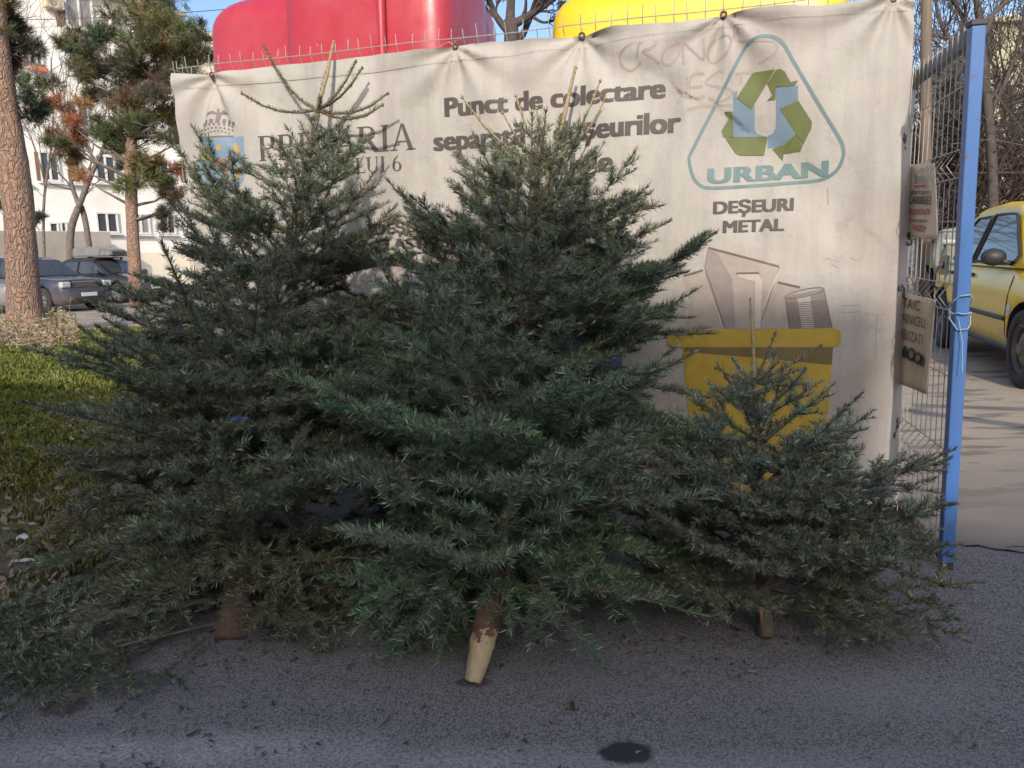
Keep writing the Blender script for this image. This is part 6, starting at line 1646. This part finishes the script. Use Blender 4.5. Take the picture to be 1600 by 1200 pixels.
# yellow taxi at right
ht = math.atan2(-0.957, -0.29); ct = ground(1596, 606); ts = 1.22
taxi = car('dusty yellow taxi parked beyond the gate at right', place(ct, ht, TAX, scale=ts), ht, carpaint('taxi_yellow', (.88, .56, .015), (.70, .50, .12), coat=.35), TAX, scale=ts, name='taxi', rim='steel_rim')
m = MB(); m.box((.05, 0, TAX['H'] + .075), (.16, .62, .13)); sg = m.build('roof_sign', pm('taxi_sign', (.42, .45, .52), (.36, .39, .45), 9, .4), taxi, local=True, bevel=.03)
m = MB(); m.box((.05, 0, TAX['H'] + .145), (.10, .5, .02)); m.build('sign_lid', M['black_trim'], sg, local=True)
m = MB()
for k in range(6): m.box((.05, -.27 + .108 * k, TAX['H'] + .075), (.168, .012, .11))
m.build('sign_stripe', M['black_trim'], sg, local=True)
m = MB(); m.lathe([(.05, 0), (.05, .008), (.02, .014)], (1.0, -.868, .60), Vector((0, -1, 0)), 16); m.build('side_repeater', M['lamp'], taxi, local=True)
# a grey van roof shows over the person's head
gv = ground(1490, 470); hv_ = math.atan2(-.9, -.44)
car('grey van parked in the shade behind the person', Vector((10.6, 15.2 - 1.2, 0)), hv_, carpaint('grey_van_paint', (.20, .20, .22)), SUV, scale=1.2, name='parked_car')

# ------------------------------------------------------------------ person in a hi-vis jacket behind the gate
def skin_mesh(name, verts, edges, radii, mat, parent, root_i=0, sub=2):
    me = bpy.data.meshes.new(name); me.from_pydata([tuple(v) for v in verts], edges, []); me.update()
    o = bpy.data.objects.new(name, me); COL.objects.link(o)
    o.modifiers.new('skin', 'SKIN'); ss = o.modifiers.new('sub', 'SUBSURF'); ss.levels = sub; ss.render_levels = sub
    sv = me.skin_vertices[0].data
    for i, r in enumerate(radii): sv[i].radius = (r, r) if isinstance(r, (int, float)) else r; sv[i].use_root = (i == root_i)
    dg = bpy.context.evaluated_depsgraph_get(); dg.update()
    nm = bpy.data.meshes.new_from_object(o.evaluated_get(dg)); o.modifiers.clear(); o.data = nm
    nm.materials.clear(); nm.materials.append(mat); nm.polygons.foreach_set('use_smooth', np.ones(len(nm.polygons), dtype=bool)); o.parent = parent
    return o
PY_ = 11.8
pfoot = Vector((at(1462, 600, PY_).x, PY_, 0))
person = empty('person', pfoot, 'person in a yellow and grey hi-vis jacket standing behind the yellow taxi', 'person', rz=math.radians(8)); person.scale = (1.10,) * 3
SKIN = pm('skin', (.42, .25, .17), (.36, .21, .14), 20, .55)
B_ = {}; bv = []; be = []; br2 = []
def J(n, p, r, par=None):
    B_[n] = len(bv); bv.append(Vector(p)); br2.append(r)
    if par: be.append((B_[par], B_[n]))
lx = 0.17   # upper body leans to the right, towards the car
J('pel', (0, 0, .95), (.15, .11)); J('waist', (.05, -.01, 1.10), (.135, .10), 'pel'); J('chest', (.11, -.03, 1.32), (.165, .115), 'waist'); J('nb', (.145, -.05, 1.47), (.075, .07), 'chest'); J('neck', (.165, -.07, 1.54), (.052, .055), 'nb')
J('jaw', (.175, -.10, 1.605), (.062, .075), 'neck'); J('skull', (.18, -.095, 1.70), (.078, .095), 'jaw'); J('crown', (.18, -.09, 1.765), (.055, .07), 'skull')
for sd_, s in (('l', 1), ('r', -1)):
    J('hip' + sd_, (.09 * s, 0, .90), (.088, .09), 'pel'); J('knee' + sd_, (.10 * s, -.02, .50), (.056, .06), 'hip' + sd_); J('ank' + sd_, (.11 * s, .01, .09), (.036, .042), 'knee' + sd_); J('toe' + sd_, (.125 * s, -.13, .04), (.036, .03), 'ank' + sd_)
    J('sh' + sd_, (.11 + .19 * s, -.03, 1.40), (.062, .06), 'chest'); J('el' + sd_, (.08 + .24 * s, -.02, 1.12), (.043, .043), 'sh' + sd_); J('wr' + sd_, (.05 + .22 * s, -.10, .88), (.026, .03), 'el' + sd_); J('pa' + sd_, (.05 + .215 * s, -.125, .795), (.018, .038), 'wr' + sd_)
    for f, (dx, dl) in enumerate(((-.032, .065), (-.011, .078), (.011, .073), (.030, .058))):
        b0 = bv[B_['pa' + sd_]]; J(f'f{f}a' + sd_, b0 + Vector((.004 * s, dx - .01, -.045)), .009, 'pa' + sd_); J(f'f{f}b' + sd_, b0 + Vector((-.006 * s, dx * 1.1 - .015, -.045 - dl * .55)), .0082, f'f{f}a' + sd_); J(f'f{f}c' + sd_, b0 + Vector((-.024 * s, dx * 1.1 - .018, -.045 - dl * .85)), .0068, f'f{f}b' + sd_)
    J('t0' + sd_, bv[B_['pa' + sd_]] + Vector((-.008 * s, -.042, -.010)), .011, 'pa' + sd_); J('t1' + sd_, bv[B_['pa' + sd_]] + Vector((-.022 * s, -.062, -.055)), .0085, 't0' + sd_)
skin_mesh('body', bv, be, br2, SKIN, person)
def part_chain(name, keys, radii, mat, links):
    idx = {k: i for i, k in enumerate(keys)}
    return skin_mesh(name, [bv[B_[k]] for k in keys], [(idx[a], idx[b2]) for a, b2 in links], radii, mat, person)
HV = pm('hivis_grey', (.19, .20, .16), (.15, .16, .13), 9, .8, .004, 30); TRO = pm('dark_trousers', (.014, .014, .017), (.02, .02, .022), 9, .95, spec=0.1)
part_chain('jacket', ['pel', 'waist', 'chest', 'nb', 'shl', 'ell', 'wrl', 'shr', 'elr', 'wrr'], [(.185, .145), (.165, .13), (.195, .145), (.085, .085), (.085, .082), (.062, .062), (.045, .048), (.085, .082), (.062, .062), (.045, .048)], HV,
           [('pel', 'waist'), ('waist', 'chest'), ('chest', 'nb'), ('chest', 'shl'), ('shl', 'ell'), ('ell', 'wrl'), ('chest', 'shr'), ('shr', 'elr'), ('elr', 'wrr')])
part_chain('trousers', ['pel', 'hipl', 'kneel', 'ankl', 'hipr', 'kneer', 'ankr'], [(.165, .125), (.105, .108), (.078, .082), (.062, .068), (.105, .108), (.078, .082), (.062, .068)], TRO, [('pel', 'hipl'), ('hipl', 'kneel'), ('kneel', 'ankl'), ('pel', 'hipr'), ('hipr', 'kneer'), ('kneer', 'ankr')])
LIME = pm('hivis_lime', (.38, .52, .03), (.32, .44, .03), 9, .7)
def band(name, c, rx, ry, h, mat):
    m = MB(); n = 28; vs = []
    for z in (-h / 2, h / 2):
        for k in range(n):
            a = 2 * math.pi * k / n; vs.append(Vector(c) + Vector((rx * math.cos(a), ry * math.sin(a), z)))
    m.add(vs, [(k, (k + 1) % n, n + (k + 1) % n, n + k) for k in range(n)]); o = m.build(name, mat, person, smooth=True, local=True); s = o.modifiers.new('thick', 'SOLIDIFY'); s.thickness = .012; s.offset = 0
band('hivis_band', (.015, -.005, 1.00), .205, .165, .09, LIME); band('hivis_band', (.10, -.028, 1.30), .235, .165, .07, pm('hivis_silver', (.36, .37, .36), None, 9, .4))
m = MB(); m.tube([(.20, -.185, 1.18), (.235, -.19, 1.32), (.25, -.12, 1.44), (.245, -.02, 1.465), (.235, .08, 1.42)], .032, 8); m.build('shoulder_stripe', LIME, person, smooth=True, local=True)
HAIR = pm('dark_hair', (.022, .016, .013), (.035, .025, .02), 30, .6)
m = MB(); m.blob((.18, -.075, 1.715), (.098, .105, .10), 5, 16, 12, .03); m.build('hair', HAIR, person, smooth=True, local=True)
m = MB(); m.lathe([(.105, .0), (.11, .04), (.09, .085), (.03, .10)], (.18, -.085, 1.735), Vector((0, .05, 1)), 22); m.blob((.18, -.205, 1.742), (.085, .075, .012), 2, 14, 6, .02); m.build('cap', pm('grey_cap', (.16, .165, .19), (.12, .125, .14), 9, .8), person, smooth=True, local=True)
m = MB(); m.blob((.178, -.19, 1.645), (.014, .022, .022), 1, 10, 8, .02); m.build('nose', SKIN, person, smooth=True, local=True)
m = MB()
for s in (-1, 1): m.blob((.178 + .03 * s, -.178, 1.675), (.011, .008, .008), 1, 8, 6, .02)
m.build('eyes', M['black_trim'], person, smooth=True, local=True)
m = MB(); m.blob((.177, -.178, 1.60), (.024, .008, .006), 1, 10, 6, .02); m.build('mouth', pm('lips', (.28, .11, .09), None, 9, .5), person, smooth=True, local=True)
m = MB()
for s in (-1, 1): m.blob((.18 + .082 * s, -.09, 1.655), (.012, .022, .032), 1, 8, 6, .02)
m.build('ears', SKIN, person, smooth=True, local=True)
m = MB()
for s in (-1, 1): m.blob((.118 * s, -.06, .05), (.052, .125, .052), 1, 14, 8, .02)
m.build('shoes', M['black_trim'], person, smooth=True, local=True)
